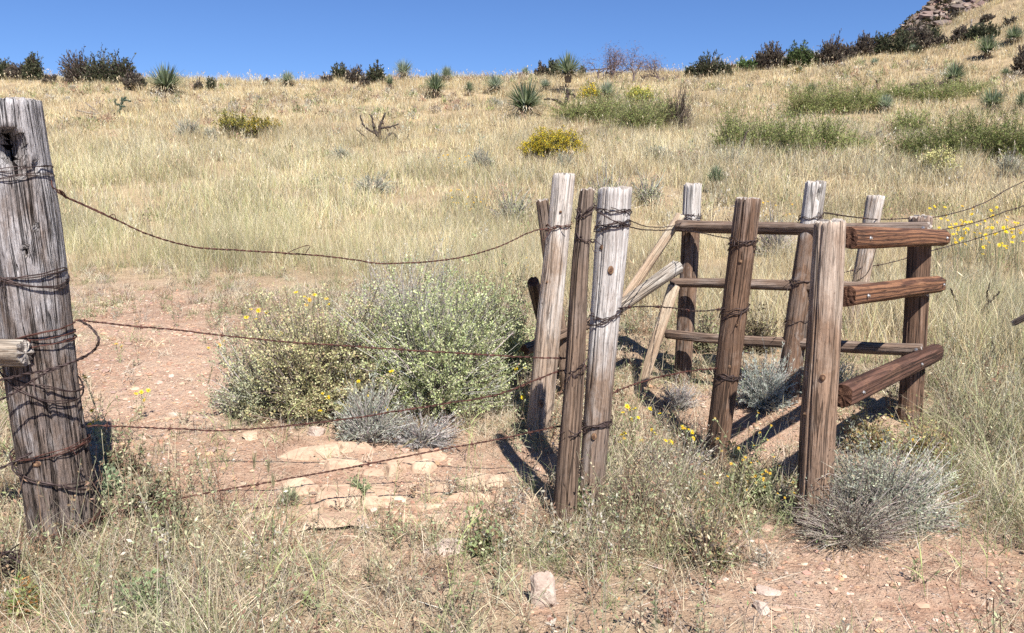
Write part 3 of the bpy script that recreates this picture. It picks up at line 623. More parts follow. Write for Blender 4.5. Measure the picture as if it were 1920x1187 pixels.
def wrap(post, r, z, turns=1.0, rad=.0028, mat=None, tilt=(.02, .0), seed=0, n=2, wob=.011, name="wire_wrap", spread=.012, tail=None):
    """wire wound round a post, in the post's own coordinates"""
    mat = mat or M_BLACKW; R = random_(seed + 500); G = Geo()
    for q in range(n):
        m = int(46 * turns); a = np.linspace(0, 2 * math.pi * turns, m) + R.uniform(0, 6.28); dz = R.normal(0, spread)
        tl = R.normal(tilt[0], abs(tilt[0]) * .5 + .008); ph = R.normal(0, .25)
        z_ = z + dz + tl * np.cos(a - ph) + wob * np.array([mn.noise((math.cos(t) * 1.6 + q, math.sin(t) * 1.6, seed + t * .3)) for t in a]) * 2
        rr = r + rad * (1 + .9 * q / max(n - 1, 1)) + .003 * np.abs(np.sin(a * 2.7 + q))
        pts = np.stack([rr * np.cos(a), rr * np.sin(a), z_], 1)
        tubes(G, pts[None], rad, (1, 1, 1), 5)
    a0 = front_angle(post) + R.uniform(-.9, .9); s = np.linspace(0, 1, 8); L = R.uniform(.03, .09)
    for q in range(2):
        p0 = np.array([r * math.cos(a0), r * math.sin(a0), z]); dv = np.array([math.cos(a0 + R.normal(0, .6)), math.sin(a0 + R.normal(0, .6)), R.uniform(-.9, .9)]) * L * R.uniform(.5, 1)
        pts = p0 + dv * s[:, None] + np.array([0, 0, 1]) * (np.sin(s * 5 + q) * .012)[:, None]; tubes(G, pts[None], rad * .8, (1, 1, 1), 4)
    o = G.build(name, mat, post, smooth=True); return o
def front_angle(post):
    """angle in the post's own section that faces the camera"""
    q = post.matrix_world.to_3x3().transposed() @ (cam.location - post.matrix_world.translation); return math.atan2(q.y, q.x)
def knot(post, r, z, side=0.0, w=.016, h=.022, mat=None):
    """an oval knot standing a little proud of the wood; side in radians from the camera-facing line"""
    a0 = front_angle(post) + side; G = Geo(); nr, ns = 5, 18; V = []; T = []
    for i in range(nr + 1):
        s = i / nr
        for j in range(ns):
            t = j / ns * 2 * math.pi; da = w * s * math.cos(t) / r; zz = z + h * s * math.sin(t)
            rr = r * 1.03 + .004 * (1 - s ** 4) - (.003 if i == 3 else 0) - .004 * (s == 1)
            V.append((rr * math.cos(a0 + da), rr * math.sin(a0 + da), zz))
    for i in range(nr):
        for j in range(ns):
            a, b = i * ns + j, i * ns + (j + 1) % ns; T += [(a, a + ns, b + ns), (a, b + ns, b)]
    C = [(1, 1, 1)] * len(V); G.add(V, T, C); return G.build("knot", mat or M_KNOT, post, smooth=True)
def bolt(rail, wp, nrmv):
    """hexagon head on a washer, at a world point on the rail's face"""
    G = Geo(); z = nrmv.normalized(); x = z.cross(Vector((0, 0, 1))).normalized(); y = z.cross(x)
    for (r, a, b, ns) in ((.009, 0, .003, 14), (.006, .003, .009, 6)):
        V = []; T = []
        for hgt in (a, b):
            for j in range(ns):
                t = j / ns * 6.28318; V.append(tuple(wp + x * r * math.cos(t) + y * r * math.sin(t) + z * hgt))
        V.append(tuple(wp + z * b))
        for j in range(ns):
            k = (j + 1) % ns; T += [(j, k, ns + k), (j, ns + k, ns + j), (ns + j, ns + k, 2 * ns)]
        G.add(V, T, (1, 1, 1))
    o = G.build("bolt", M_BOLT); mw = rail.matrix_world.copy(); o.parent = rail; o.matrix_parent_inverse = mw.inverted(); return o

def post(b, t, wb, wt, mat, label, seed, sink=.28, name="fence_post", group=None, y=None, **kw):
    """b, t: foot and head in the photograph; wb, wt: widths there in photograph pixels"""
    p0 = flat(*b) if y is None else P(b[0], b[1], Yd(y))
    p1 = P(t[0], t[1], p0.y); ax = (p1 - p0); L = ax.length; ax.normalize()
    r0 = wb * mpp(p0) / 2; r1 = wt * mpp(p1) / 2
    rs = r0 - (r1 - r0) * sink / L
    q0 = p0 - ax * sink
    o = log(name, q0, p1, rs, r1, mat, kw.pop('endm', M_END_GREY), seed=seed, **kw)
    tag(o, label, "post", group); o["_f"] = 0; del o["_f"]
    def zof(v):                                   # photograph row to height along the post
        return sink + L * (b[1] - v) / (b[1] - t[1])
    def rof(z): return rs + (r1 - rs) * z / (L + sink)
    return o, zof, rof, (p0, p1)

GP = "posts of the old timber gate and walk-through"
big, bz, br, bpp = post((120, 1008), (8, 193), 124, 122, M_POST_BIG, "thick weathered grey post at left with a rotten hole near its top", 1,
    rough=.045, cracks=11, crackd=.07, dz=.02, sides=96, holem=M_HOLE_SHADE, ragged=.016,
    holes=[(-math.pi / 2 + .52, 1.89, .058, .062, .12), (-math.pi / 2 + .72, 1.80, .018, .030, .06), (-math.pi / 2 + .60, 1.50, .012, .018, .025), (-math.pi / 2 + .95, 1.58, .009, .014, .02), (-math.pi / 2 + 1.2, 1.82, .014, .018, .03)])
for (v, n, tl, rd, sp, sd) in ((326, 3, .03, .0017, .016, 1), (503, 3, -.03, .0028, .010, 2), (612, 3, .03, .0024, .010, 3), (690, 2, -.05, .0026, .010, 4), (828, 3, .014, .0018, .008, 5), (868, 2, -.035, .0030, .006, 6), (980, 2, .01, .002, .008, 7)):
    z = bz(v); wrap(big, br(z) * 1.03, z, 1.6, rd, M_RUST if v in (612, 828, 980) else M_BLACKW, (tl, 0), sd, n, .007, spread=sp)
knot(big, br(bz(838)), bz(838), -.45, .018, .014)

p1045, z_, r_, _ = post((1010, 798), (1057, 327), 50, 41, M_POST_GREY, "slender pale grey post at the far end of the wire gap, leaning right", 2, cracks=6, crackd=.11)
wrap(p1045, r_(z_(425)) * 1.02, z_(422), 1.3, .0026, M_RUST, (.012, 0), 11, 2); knot(p1045, r_(z_(748)), z_(748), .05); knot(p1045, r_(z_(394)), z_(394), .05, .008, .008); knot(p1045, r_(z_(530)), z_(522), -.5, .007, .007)
p1095, z2_, r2_, _ = post((1063, 972), (1102, 357), 45, 28, M_POST_BROWN, "narrow dark brown split post wired against the broad grey one", 3, cracks=5, crackd=.16, rough=.10, bow=-.012)
for v, n in ((396, 2), (447, 1), (672, 1), (690, 1), (800, 2)): wrap(p1095, r2_(z2_(v)) * 1.06, z2_(v), 1.2, .0024, M_BLACKW, (.02, 0), v, n)
p1150, z3_, r3_, _ = post((1106, 946), (1154, 354), 47, 62, M_POST_TWO, "broad two toned post, pale grey above and brown below, standing beside the narrow brown one", 4, cracks=7, crackd=.11, rough=.05)
for v, n, w in ((394, 2, .0018), (417, 3, .0022), (585, 2, .0024), (783, 3, .0024)): wrap(p1150, r3_(z3_(v)) * 1.03, z3_(v), 1.4, w, M_BLACKW, (.014, 0), v, n, spread=.006)
knot(p1150, r3_(z3_(497)), z3_(497), .12, .014, .02); knot(p1150, r3_(z3_(458)), z3_(458), -.6, .009, .011); knot(p1150, r3_(z3_(805)), z3_(805), -.1, .013, .017)
p1015, za, ra, _ = post((1066, 742), (1017, 377), 26, 26, M_POST_BROWN, "thin dark post leaning left behind the slender pale grey post", 5, y=5.55)
p1297, z5_, r5_, _ = post((1281, 700), (1300, 346), 33, 34, M_POST_TOP, "left rear post of the walk-through with grey top and tan shaft", 6, y=6.15)
wrap(p1297, r5_(z5_(403)) * 1.03, z5_(403), 1.2, .0020, M_BLACKW, (.01, 0), 51, 2, spread=.008)
p1400, z6_, r6_, _ = post((1348, 828), (1403, 373), 46, 47, M_POST_DKTAN, "brown leaning middle post of the walk-through bound by wire at three heights", 7, cracks=4)
for v, n in ((452, 3), (576, 3), (697, 3)): wrap(p1400, r6_(z6_(v)) * 1.03, z6_(v), 1.4, .0023, M_BLACKW, (.02, 0), v, n, spread=.010)
knot(p1400, r6_(z6_(485)), z6_(485), .0, .009, .011); knot(p1400, r6_(z6_(600)), z6_(600), .3, .008, .008); knot(p1400, r6_(z6_(678)), z6_(678), .1, .008, .010)
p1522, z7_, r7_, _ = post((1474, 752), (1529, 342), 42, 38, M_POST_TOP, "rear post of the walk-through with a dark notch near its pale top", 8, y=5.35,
    holem=M_HOLE_SHADE, holes=[(-math.pi / 2 + .12, 1.56, .017, .020, .04)])
wrap(p1522, r7_(z7_(398)) * 1.04, z7_(398), 1.6, .0022, M_BLACKW, (.04, 0), 61, 2, spread=.02); wrap(p1522, r7_(z7_(527)) * 1.03, z7_(524), 1.2, .0026, M_BLACKW, (.01, 0), 62, 2); wrap(p1522, r7_(z7_(604)) * 1.03, z7_(604), 1.2, .0022, M_BLACKW, (.01, 0), 63, 1)
p1550, z8_, r8_, p8 = post((1523, 972), (1556, 416), 66, 57, M_POST_TAN, "nearest front post of the walk-through, light brown with one orange knot", 9, cracks=9, crackd=.12, rough=.05, dz=.022)
knot(p1550, r8_(z8_(693)), z8_(693), .12, .013, .017); knot(p1550, r8_(z8_(765)), z8_(765), -.85, .009, .009)
p1722, z9_, r9_, p9 = post((1705, 806), (1727, 407), 44, 41, M_POST_DKTAN, "right hand post that carries the three stained rails", 10, y=4.92)
p1640, zb_, rb_, pb = post((1594, 634), (1643, 368), 29, 32, M_POST_GREY, "thin grey fence post standing alone in the grass behind the walk-through", 12, y=7.9)

def rail(u0, v0, y0, u1, v1, y1, w0, w1, mat, label, seed, name="fence_rail", cat="rail", **kw):
    a = P(u0, v0, Yd(y0)); b = P(u1, v1, Yd(y1))
    o = log(name, a, b, w0 * mpp(a) / 2, w1 * mpp(b) / 2, mat, kw.pop('endm', M_END_GREY), seed=seed, **kw); tag(o, label, cat); return o, a, b
IN = dict(rough=.11, cracks=6, crackd=.10, sides=40)
ri = [rail(1270, 423, 6.02, 1742, 428, 4.76, 22, 26, M_RAIL_IN, "top one of the three weathered grey brown rails across the back", 21, bow=.012, **IN),
      rail(1260, 530, 6.02, 1738, 546, 4.76, 18, 22, M_RAIL_IN, "middle one of the three weathered rails across the back, with split grain", 22, bow=-.01, **IN),
      rail(1250, 626, 6.02, 1728, 656, 4.76, 17, 24, M_RAIL_IN, "lowest one of the three weathered rails, above the silver sagebrush", 23, bow=.012, **IN)]
nin = Vector((-.72, -.69, 0))
for (o, a, b), (u, v, y) in zip(ri, ((1735, 427, 4.76), (1733, 545, 4.76), (1722, 654, 4.76))):
    bolt(o, P(u, v, Yd(y)) + nin * .033, nin)
OUT = dict(rough=.06, cracks=5, crackd=.07, sides=64, endm=M_END_RED, dz=.03)
nout = Vector((.77, -.64, 0))
ro = [rail(1592, 446, 3.47, 1769, 446, 5.0, 42, 30, M_RAIL_OUT, "top one of the three reddish brown stained rails at right, cut end facing left", 31, flat_dir=nout, flat=.80, **OUT),
      rail(1589, 556, 3.47, 1760, 532, 5.0, 41, 31, M_RAIL_OUT, "middle one of the three reddish brown stained rails at right, slightly rising", 32, flat_dir=nout, flat=.80, **OUT),
      rail(1580, 742, 3.47, 1754, 661, 5.0, 46, 33, M_RAIL_DARK, "lowest one of the three stained rails, dark reddish brown and steepest in view", 33, flat_dir=nout, flat=.80, **OUT)]
for (o, a, b), cs in zip(ro, (((.10,), (.94,)), ((.09,), (.95,)), ((.09,), (.70,)))):
    for (t,) in cs:
        c = a.lerp(b, t); ax = (b - a).normalized(); nn = (nout - ax * nout.dot(ax)).normalized()
        r = (46 - 10 * t) * mpp(c) / 2 * (.9 if o is ro[0][0] else 1)
        bolt(o, c + nn * (r * .80), nn)
rail(-150, 655, 2.96, 46, 662, 3.0, 56, 56, M_BLEACH, "grey rail end butting against the thick left post", 41, rough=.1, cracks=6, sides=44)
rail(1046, 700, 6.2, 999, 528, 5.2, 26, 24, M_POST_BROWN, "dark log end rising behind the slender pale grey post", 42, name="leaning_log", cat="log", endm=M_END_RED, rough=.07, sides=36)
rail(1110, 604, 5.75, 984, 656, 5.15, 20, 22, M_POST_BROWN, "short brown log lying behind the slender pale grey post", 43, name="short_log", cat="log", endm=M_END_RED, rough=.07, sides=36)
rail(1172, 560, 6.0, 1277, 404, 6.12, 19, 18, M_PALE, "pale peeled pole slanting up to the left rear post", 44, name="brace_pole", cat="pole", rough=.07, sides=36)
rail(1160, 578, 5.35, 1270, 500, 5.85, 23, 28, M_BLEACH, "thicker grey pole slanting up below the pale peeled one", 45, name="brace_pole", cat="pole", rough=.07, sides=40)
rail(1203, 722, 5.9, 1264, 536, 5.95, 19, 23, M_PALE, "whitish flat board standing at a slant before the left rear post", 46, name="board", cat="board", rough=.05, cracks=2, sides=36, flat_dir=Vector((0, -1, 0)), flat=.4)

# ------------------------------------------------------------------ wires
def barbs(w, pts, idx, seed, s=.022):
    R = random_(seed)
    for i in idx:
        c = np.array(pts[i]); t = nrm(np.array(pts[min(i + 1, len(pts) - 1)]) - np.array(pts[max(i - 1, 0)]))
        G = Geo(); e1 = nrm(np.cross(t, R.normal(size=3))); e2 = np.cross(t, e1)
        a = np.linspace(0, 4 * math.pi, 16)[:, None]; lp = c + t * np.linspace(-.006, .006, 16)[:, None] + .006 * (np.cos(a) * e1 + np.sin(a) * e2)
        tubes(G, lp[None], .0018, (1, 1, 1), 4)
        for e in (e1, -e1 * .8 + e2 * .5, e2, -e2): tubes(G, np.stack([c + e * .004, c + e * s * R.uniform(.6, 1) + t * .004 * R.normal()])[None], .0013, (1, 1, 1), 4)
        G.build("barb", M_RUST, w)
def wire(ctrl, label, tw=(.0024, 16), rad=.0022, mat=None, nb=0, seed=0, k=14, jit=.0025):
    c = [P(q[0], q[1], Yd(q[2])) for q in ctrl]; pts = catmull(c, k); R = random_(seed)
    pts[1:-1] += np.cumsum(R.normal(0, jit, (len(pts) - 2, 3)), 0) * .25 + R.normal(0, jit * .25, (len(pts) - 2, 3))
    o = tubeobj("barbed_wire" if nb else "wire", pts, rad, mat or M_RUST, sides=5, twist=tw); tag(o, label, "wire")
    if nb: barbs(o, pts, np.linspace(6, len(pts) - 5, nb).astype(int), seed)
    return o, pts
w1, pw1 = wire([(88, 330, 3.22), (110, 362, 3.24), (135, 375, 3.26), (210, 410, 3.38), (290, 446, 3.5), (365, 464, 3.65), (470, 471, 3.8), (570, 478, 3.95), (650, 485, 4.1), (730, 494, 4.2), (850, 485, 4.4), (940, 460, 4.6), (1005, 432, 4.72), (1072, 428, 4.76)],
     "sagging top strand of twisted rusty wire from the thick post to the slender pale post", nb=0, seed=1)
for nm, cp in (("loose_end", [(535, 477, 3.9), (548, 470, 3.9), (572, 461, 3.9), (581, 462, 3.9), (573, 475, 3.93)]), ("loose_end", [(205, 405, 3.36), (214, 402, 3.36), (218, 412, 3.38)])):
    o = tubeobj(nm, catmull([P(q[0], q[1], Yd(q[2])) for q in cp], 6), .0018, M_RUST, w1, 4)
tubeobj("splice", catmull([P(*q) for q in ((96, 338, 3.2), (100, 352, 3.2), (118, 360, 3.22), (124, 372, 3.24), (112, 356, 3.2), (120, 368, 3.25), (150, 382, 3.28), (185, 398, 3.32), (215, 412, 3.38))], 10), .0026, M_RUST, w1, 5)
w2, _p = wire([(140, 600, 3.2), (190, 605, 3.25), (290, 614, 3.32), (400, 625, 3.42), (520, 637, 3.46), (640, 645, 3.48), (760, 653, 3.5), (860, 660, 3.5), (960, 667, 3.49), (1085, 668, 3.46)],
     "second strand of twisted rusty wire crossing in front of the green bush", nb=7, seed=2)
w3, _p = wire([(162, 798, 3.22), (250, 800, 3.28), (330, 803, 3.33), (410, 806, 3.38), (500, 801, 3.4), (600, 789, 3.42), (715, 774, 3.44), (830, 755, 3.45), (930, 737, 3.46), (1000, 710, 3.46), (1050, 690, 3.46), (1098, 684, 3.46)],
     "third strand of rusty wire rising across the foot of the green bush", nb=8, seed=3)
w4, _p = wire([(165, 980, 3.2), (225, 960, 3.25), (330, 938, 3.3), (510, 904, 3.4), (680, 872, 3.43), (850, 838, 3.46), (960, 818, 3.46), (1020, 805, 3.46), (1085, 795, 3.46)],
     "lowest strand of rusty wire above the pale rocks", nb=7, seed=4)
wire([(1120, 397, 3.42), (1180, 424, 3.5), (1230, 431, 4.4), (1280, 430, 5.6), (1340, 440, 5.0), (1395, 452, 4.5)], "upper wire running from the broad two toned post to the rear posts", tw=(.0022, 14), rad=.0018, mat=M_BLACKW, seed=5)
wire([(1172, 412, 3.5), (1215, 424, 4.3), (1262, 423, 5.6), (1285, 410, 6.05), (1302, 400, 6.05)], "thin wire running just above the upper one beside the broad post", tw=None, rad=.0026, mat=M_BLACKW, seed=6)
wire([(1160, 578, 3.45), (1205, 575, 3.75), (1260, 578, 4.1), (1310, 584, 4.3), (1362, 580, 4.45)], "middle barbed wire from the broad post to the brown leaning post", mat=M_BLACKW, nb=4, seed=7, rad=.0022)
wire([(1145, 740, 3.5), (1180, 724, 3.65), (1240, 704, 3.95), (1300, 694, 4.2), (1345, 690, 4.45)], "lower barbed wire from the broad post to the brown leaning post", mat=M_RUST, nb=3, seed=8, rad=.0024)
wire([(1545, 399, 5.3), (1600, 407, 6.6), (1648, 411, 7.85), (1700, 410, 8.0), (1745, 409, 8.2), (1800, 398, 8.4), (1850, 380, 8.6), (1900, 352, 8.8), (1990, 310, 9.2)], "upper barbed wire of the far right fence climbing out of the picture", mat=M_BLACKW, nb=8, seed=9, rad=.003)
wire([(1648, 428, 7.85), (1700, 440, 8.0), (1770, 430, 8.2), (1830, 416, 8.4), (1880, 398, 8.6), (1920, 385, 8.8), (2000, 352, 9.2)], "second barbed wire of the far right fence above the yellow daisies", mat=M_BLACKW, nb=6, seed=10, rad=.003)
wire([(1580, 512, 7.8), (1625, 501, 7.85), (1660, 495, 8.0), (1705, 484, 8.1), (1750, 470, 8.2), (1810, 455, 8.4), (1860, 440, 8.6), (1960, 412, 9.0)], "lowest barbed wire of the far right fence, seen between the stained rails", mat=M_BLACKW, nb=6, seed=12, rad=.0026)
wire([(1600, 530, 7.85), (1630, 505, 7.8), (1655, 418, 7.8)], "short tie wire slanting across the lone grey post", tw=None, rad=.003, mat=M_BLACKW, seed=13)
wire([(148, 600, 3.14), (168, 612, 3.1), (184, 632, 3.08), (186, 645, 3.08), (172, 662, 3.1), (140, 678, 3.0), (90, 694, 2.95), (45, 703, 2.95), (0, 712, 2.95), (-60, 722, 3.0)], "thick dark cable looping out at the right side of the thick post", tw=(.003, 14), rad=.0028, mat=M_BLACKW, seed=14)
wire([(172, 660, 3.1), (130, 684, 2.98), (80, 706, 2.94), (40, 732, 2.93), (0, 752, 2.93), (-60, 775, 3.0)], "second dark cable slanting down across the thick post", tw=(.0028, 14), rad=.0024, mat=M_BLACKW, seed=15)
wire([(60, 848, 3.0), (40, 860, 2.98), (18, 872, 2.96), (-20, 885, 2.95), (-80, 900, 3.0)], "black cable end leaving the foot of the thick post to the left", tw=(.003, 14), rad=.003, mat=M_BLACKW, seed=16)
cp = []
for i in range(26): cp.append(P(8 + 34 * math.sin(i * 2.1) , 1065 - 8 * math.cos(i * 1.3) - i * .9 + 18 * math.sin(i * 1.7), 2.72 + .05 * math.sin(i * 3.3)))
oo = tubeobj("wire_coil", catmull(cp, 6), .003, M_BLACKW, sides=5); tag(oo, "tangled coil of dark wire on the ground at the lower left", "wire coil")
# ------------------------------------------------------------------ plants
def shrub(name, label, cat, p, rx, ry, h, twigs, lpt, ll, lw, lcol, tcol, group=None, up=.6, stems=14, tr=.0035, spiky=0.0, low=.1, seed=0, foldn=0.0, flower=None, leafname="foliage", tl=.22, shell=.75, lobes=5, rz=0, clump=0):
    """woody plant: stems from one root to an uneven dome, twigs off them, real leaves along the twigs"""
    root = empty(name, p); tag(root, label, cat, group); R = rng
    sz = min(rx, h)
    la = R.uniform(0, 6.28, lobes); le = R.uniform(.25, 1.2, lobes); lr = R.uniform(.72, 1.12, lobes)
    az = R.uniform(0, 6.28, twigs); el = np.arccos(R.uniform(math.cos(1.5), 1, twigs))       # from zenith
    el = el ** up * 1.5 ** (1 - up) if up != 1 else el
    d = np.stack([np.sin(el) * np.cos(az), np.sin(el) * np.sin(az), np.cos(el)], 1)
    ld = np.stack([np.sin(le) * np.cos(la), np.sin(le) * np.sin(la), np.cos(le)], 1)
    dot = (d @ ld.T); wgt = np.exp((dot - 1) * 9); rad = .70 + .42 * (wgt * lr).sum(1) / (wgt.sum(1) + .35)
    rad *= R.uniform(shell - .2, 1.08, twigs) * (1 + (.55 if clump else .3) * np.array([mn.noise((q[0] * 2.4 + h * 9, q[1] * 2.4, q[2] * 2.4)) for q in d]))
    tip = d * rad[:, None] * np.array([rx, ry, h]) + R.normal(0, .07 * sz, (twigs, 3)); tip[:, 2] = np.maximum(tip[:, 2], low * h * R.uniform(.3, 1, twigs))
    # twig path: root -> mid -> tip
    s0 = R.uniform(.25, .55, twigs)[:, None]; jit = lambda k: R.normal(0, k * sz, (twigs, 3))
    st = tip * s0 * np.array([.85, .85, .8]) + jit(.05); md = (st + tip) * .5 + jit(.10) + np.array([0, 0, .03 * h])
    B = Geo()
    t = np.linspace(0, 1, 4)[None, :, None]
    path = (1 - t) ** 2 * st[:, None] + 2 * t * (1 - t) * md[:, None] + t ** 2 * tip[:, None]
    tubes(B, path, tr * np.array([.9, .7, .5, .25])[None], pal(tcol, twigs, .18), 3)
    k = min(stems, twigs); sel = R.choice(twigs, k, replace=False)
    for q in range(1):
        e = tip[sel] * .62; m_ = e * .5 + np.array([0, 0, .06 * h]) + R.normal(0, .05 * sz, (k, 3)); b0 = R.normal(0, .05 * sz, (k, 3)); b0[:, 2] = -.03
        path2 = (1 - t) ** 2 * b0[:, None] + 2 * t * (1 - t) * m_[:, None] + t ** 2 * e[:, None]
        tubes(B, path2, tr * np.array([2.6, 2.0, 1.5, .9])[None], pal(tcol, k, .15), 5)
    B.build("branch", M_TWIG, root)
    G = Geo(); n = twigs * lpt; ti = np.repeat(np.arange(twigs), lpt); s = R.uniform(0.12, 1.02, n)
    if clump: s = np.repeat(R.uniform(.3, 1.02, (twigs, clump)), lpt // clump + 1, 1)[:, :lpt].ravel() + R.normal(0, .012, n)
    a, b, c = st[ti], md[ti], tip[ti]; s_ = s[:, None]
    pos = (1 - s_) ** 2 * a + 2 * s_ * (1 - s_) * b + s_ ** 2 * c; dr = nrm(2 * (1 - s_) * (b - a) + 2 * s_ * (c - b))
    off = nrm(R.normal(size=(n, 3))); pos = pos + off * ((.024 if clump else tl * .1 * sz) * R.random((n, 1)))
    dd = dr * (.5 + spiky) + off * (1 - spiky * .6) + np.array([0, 0, .2])
    tone = np.repeat(R.normal(1, .2 if clump else .14, twigs).clip(.5, 1.5), lpt)
    leaves(G, pos, dd, R.uniform(.6, 1.3, n) * ll, R.uniform(.6, 1.3, n) * lw, pal(lcol, n, .16) * tone[:, None], foldn)
    G.build(leafname, M_LEAF, root)
    if flower:
        nf, fl, fw, fcol = flower; G = Geo(); up_i = np.argsort(-(tip[:, 2] / h + .35 * R.random(twigs)))[:nf]
        kk = 16; pp = np.repeat(tip[up_i], kk, 0) + R.normal(0, fl * .9, (len(up_i) * kk, 3)); m = len(pp)
        leaves(G, pp, nrm(R.normal(size=(m, 3)) + np.array([0, 0, .8])), R.uniform(.6, 1.2, m) * fl, R.uniform(.6, 1.2, m) * fw, pal(fcol, m, .14))
        G.build("flower_cluster", M_PETAL, root)
    return root
SAGE = [(.44, .46, .37), (.54, .56, .46), (.36, .38, .30), (.62, .62, .53)]
SALT = [(.50, .55, .27), (.58, .61, .34), (.43, .48, .23), (.60, .60, .38), (.34, .39, .18)]
TW = [(.22, .17, .14), (.32, .27, .23), (.14, .10, .08)]
TWH = [(.34, .31, .24), (.42, .38, .30)]
TWG = [(.40, .36, .32), (.50, .46, .42), (.24, .20, .18)]

def ground_at(u, v): 
    q = flat(u, v); q.z = hz(q.x, q.y); return q
# the big saltbush mass behind the wires: four bushes grown together
shrub("saltbush", "largest pale green saltbush, right part of the thicket behind the wires", "bush", at(815, 762), .62, .48, .90, 1500, 42, .0135, .0105, SALT, TWG, up=.85, stems=30, tr=.0032, tl=.5, lobes=7, clump=4)
shrub("saltbush", "mid left green saltbush of the thicket with brown twigs showing", "bush", at(600, 775), .58, .44, .80, 1200, 36, .0135, .0105, [(.56, .54, .28), (.62, .59, .35), (.46, .45, .22), (.50, .40, .25)], TW, up=.85, stems=30, tr=.003, tl=.5, lobes=6, clump=4)
shrub("saltbush", "low leftmost saltbush of the thicket beside the bare soil", "bush", at(490, 775), .36, .30, .48, 560, 32, .013, .010, [(.50, .50, .31), (.56, .56, .38), (.40, .40, .25)], TWG, up=.8, stems=20, tr=.003, tl=.5, clump=4)
shrub("saltbush", "bushy back saltbush of the thicket, its right edge against the slender pale post", "bush", at(925, 705), .45, .42, .80, 850, 38, .0135, .0105, SALT, TW, up=.85, stems=22, tr=.0028, tl=.5, lobes=6, clump=4)
shrub("saltbush", "greyer saltbush rising at the back centre of the thicket", "bush", at(760, 690), .62, .40, .86, 900, 26, .013, .009, [(.48, .50, .36), (.56, .57, .45), (.50, .46, .36)], TWG, up=.85, stems=22, tr=.003, tl=.5)
shrub("sagebrush", "silver grey sagebrush in front of the green thicket", "bush", at(690, 825), .27, .2, .46, 420, 16, .020, .0045, SAGE, TWG, up=.7, stems=18, tr=.0024, spiky=.6)
shrub("sagebrush", "low purplish grey sagebrush just behind the pale rocks", "bush", at(790, 835), .30, .2, .20, 300, 16, .018, .0045, [(.40, .38, .36), (.30, .27, .26), (.46, .46, .42)], TWG, up=.9, stems=14, tr=.0024, spiky=.5)
shrub("sagebrush", "silvery sagebrush growing inside the walk-through", "bush", at(1432, 765), .24, .22, .40, 480, 24, .020, .0045, [(.50, .54, .47), (.42, .46, .40), (.58, .60, .54)], TWG, up=.75, stems=18, tr=.0022, spiky=.6)
shrub("sagebrush", "small silvery sagebrush behind the lowest grey rail", "bush", at(1545, 740), .2, .18, .34, 260, 22, .019, .0045, SAGE, TWG, up=.75, stems=12, tr=.0022, spiky=.6)
shrub("sagebrush", "broad grey green sagebrush at the foot of the nearest front post", "bush", at(1650, 985), .42, .30, .42, 1300, 20, .017, .0055, [(.40, .43, .32), (.48, .50, .39), (.33, .35, .25), (.38, .34, .26)], TWG, up=.9, stems=34, tr=.0018, spiky=.15, shell=.5, lobes=9)
shrub("sagebrush", "dry purplish half of the sagebrush in front of the nearest post", "bush", at(1590, 1015), .34, .24, .26, 1000, 8, .014, .0035, [(.34, .32, .24), (.42, .39, .30), (.27, .22, .17)], [(.36, .30, .26), (.46, .41, .35), (.20, .15, .13)], up=.9, stems=24, tr=.0015, spiky=.1, shell=.5, lobes=8)
shrub("sagebrush", "twiggy grey sagebrush behind the narrow shadow strip of the middle post", "bush", at(1272, 765), .17, .15, .22, 240, 12, .016, .004, [(.38, .34, .32), (.46, .44, .40)], TWG, up=.8, stems=12, tr=.002, spiky=.5)
shrub("dry_weed", "yellowing leafy weed beside the foot of the right hand post", "weed", at(1625, 850), .20, .16, .30, 170, 14, .020, .010, [(.42, .36, .16), (.50, .40, .24), (.36, .24, .14), (.48, .46, .22)], TW, up=.7, stems=10, tr=.0022)
shrub("dry_weed", "yellow budded weed at the right of the right hand post", "weed", at(1735, 870), .18, .14, .30, 160, 14, .018, .009, [(.40, .40, .18), (.50, .46, .2), (.42, .28, .16)], TW, up=.7, stems=10, tr=.0022)
shrub("dry_weed", "dark leafy weed standing before the far rails in the grass", "weed", at(1418, 660), .22, .2, .42, 200, 14, .022, .012, [(.20, .17, .10), (.30, .27, .14), (.16, .12, .08)], TW, up=.7, stems=10, tr=.003)
shrub("dry_weed", "brown leaved weed clump on the right of the front grass tangle", "weed", at(1330, 1060), .17, .14, .34, 200, 10, .020, .008, [(.36, .25, .15), (.44, .36, .22), (.30, .32, .16)], TW, up=.55, stems=14, tr=.0018)
shrub("dry_weed", "brown and green weed tangle at the foot of the broad two toned post", "weed", at(1200, 975), .22, .18, .36, 380, 10, .018, .007, [(.42, .36, .22), (.36, .38, .20), (.30, .22, .15), (.52, .46, .32)], TW, up=.6, stems=20, tr=.0017)
shrub("dry_weed", "pale dry weed tangle between the broad post and the middle post", "weed", at(1270, 905), .22, .18, .28, 420, 10, .016, .006, [(.52, .47, .34), (.44, .38, .26), (.36, .36, .24)], TWG, up=.7, stems=18, tr=.0017)
shrub("dry_weed", "low weed in the shade by the path left of the nearest post", "weed", at(1400, 945), .14, .12, .24, 150, 12, .020, .009, [(.30, .34, .16), (.36, .30, .16), (.44, .42, .22)], TW, up=.7, stems=10, tr=.002)
shrub("dry_weed", "dark stemmed weed with small leaves right of the thick post foot", "weed", at(262, 975), .17, .14, .27, 60, 22, .020, .009, [(.26, .32, .18), (.30, .24, .16), (.22, .18, .13)], [(.16, .08, .06), (.22, .13, .1)], up=.55, stems=10, tr=.0024)
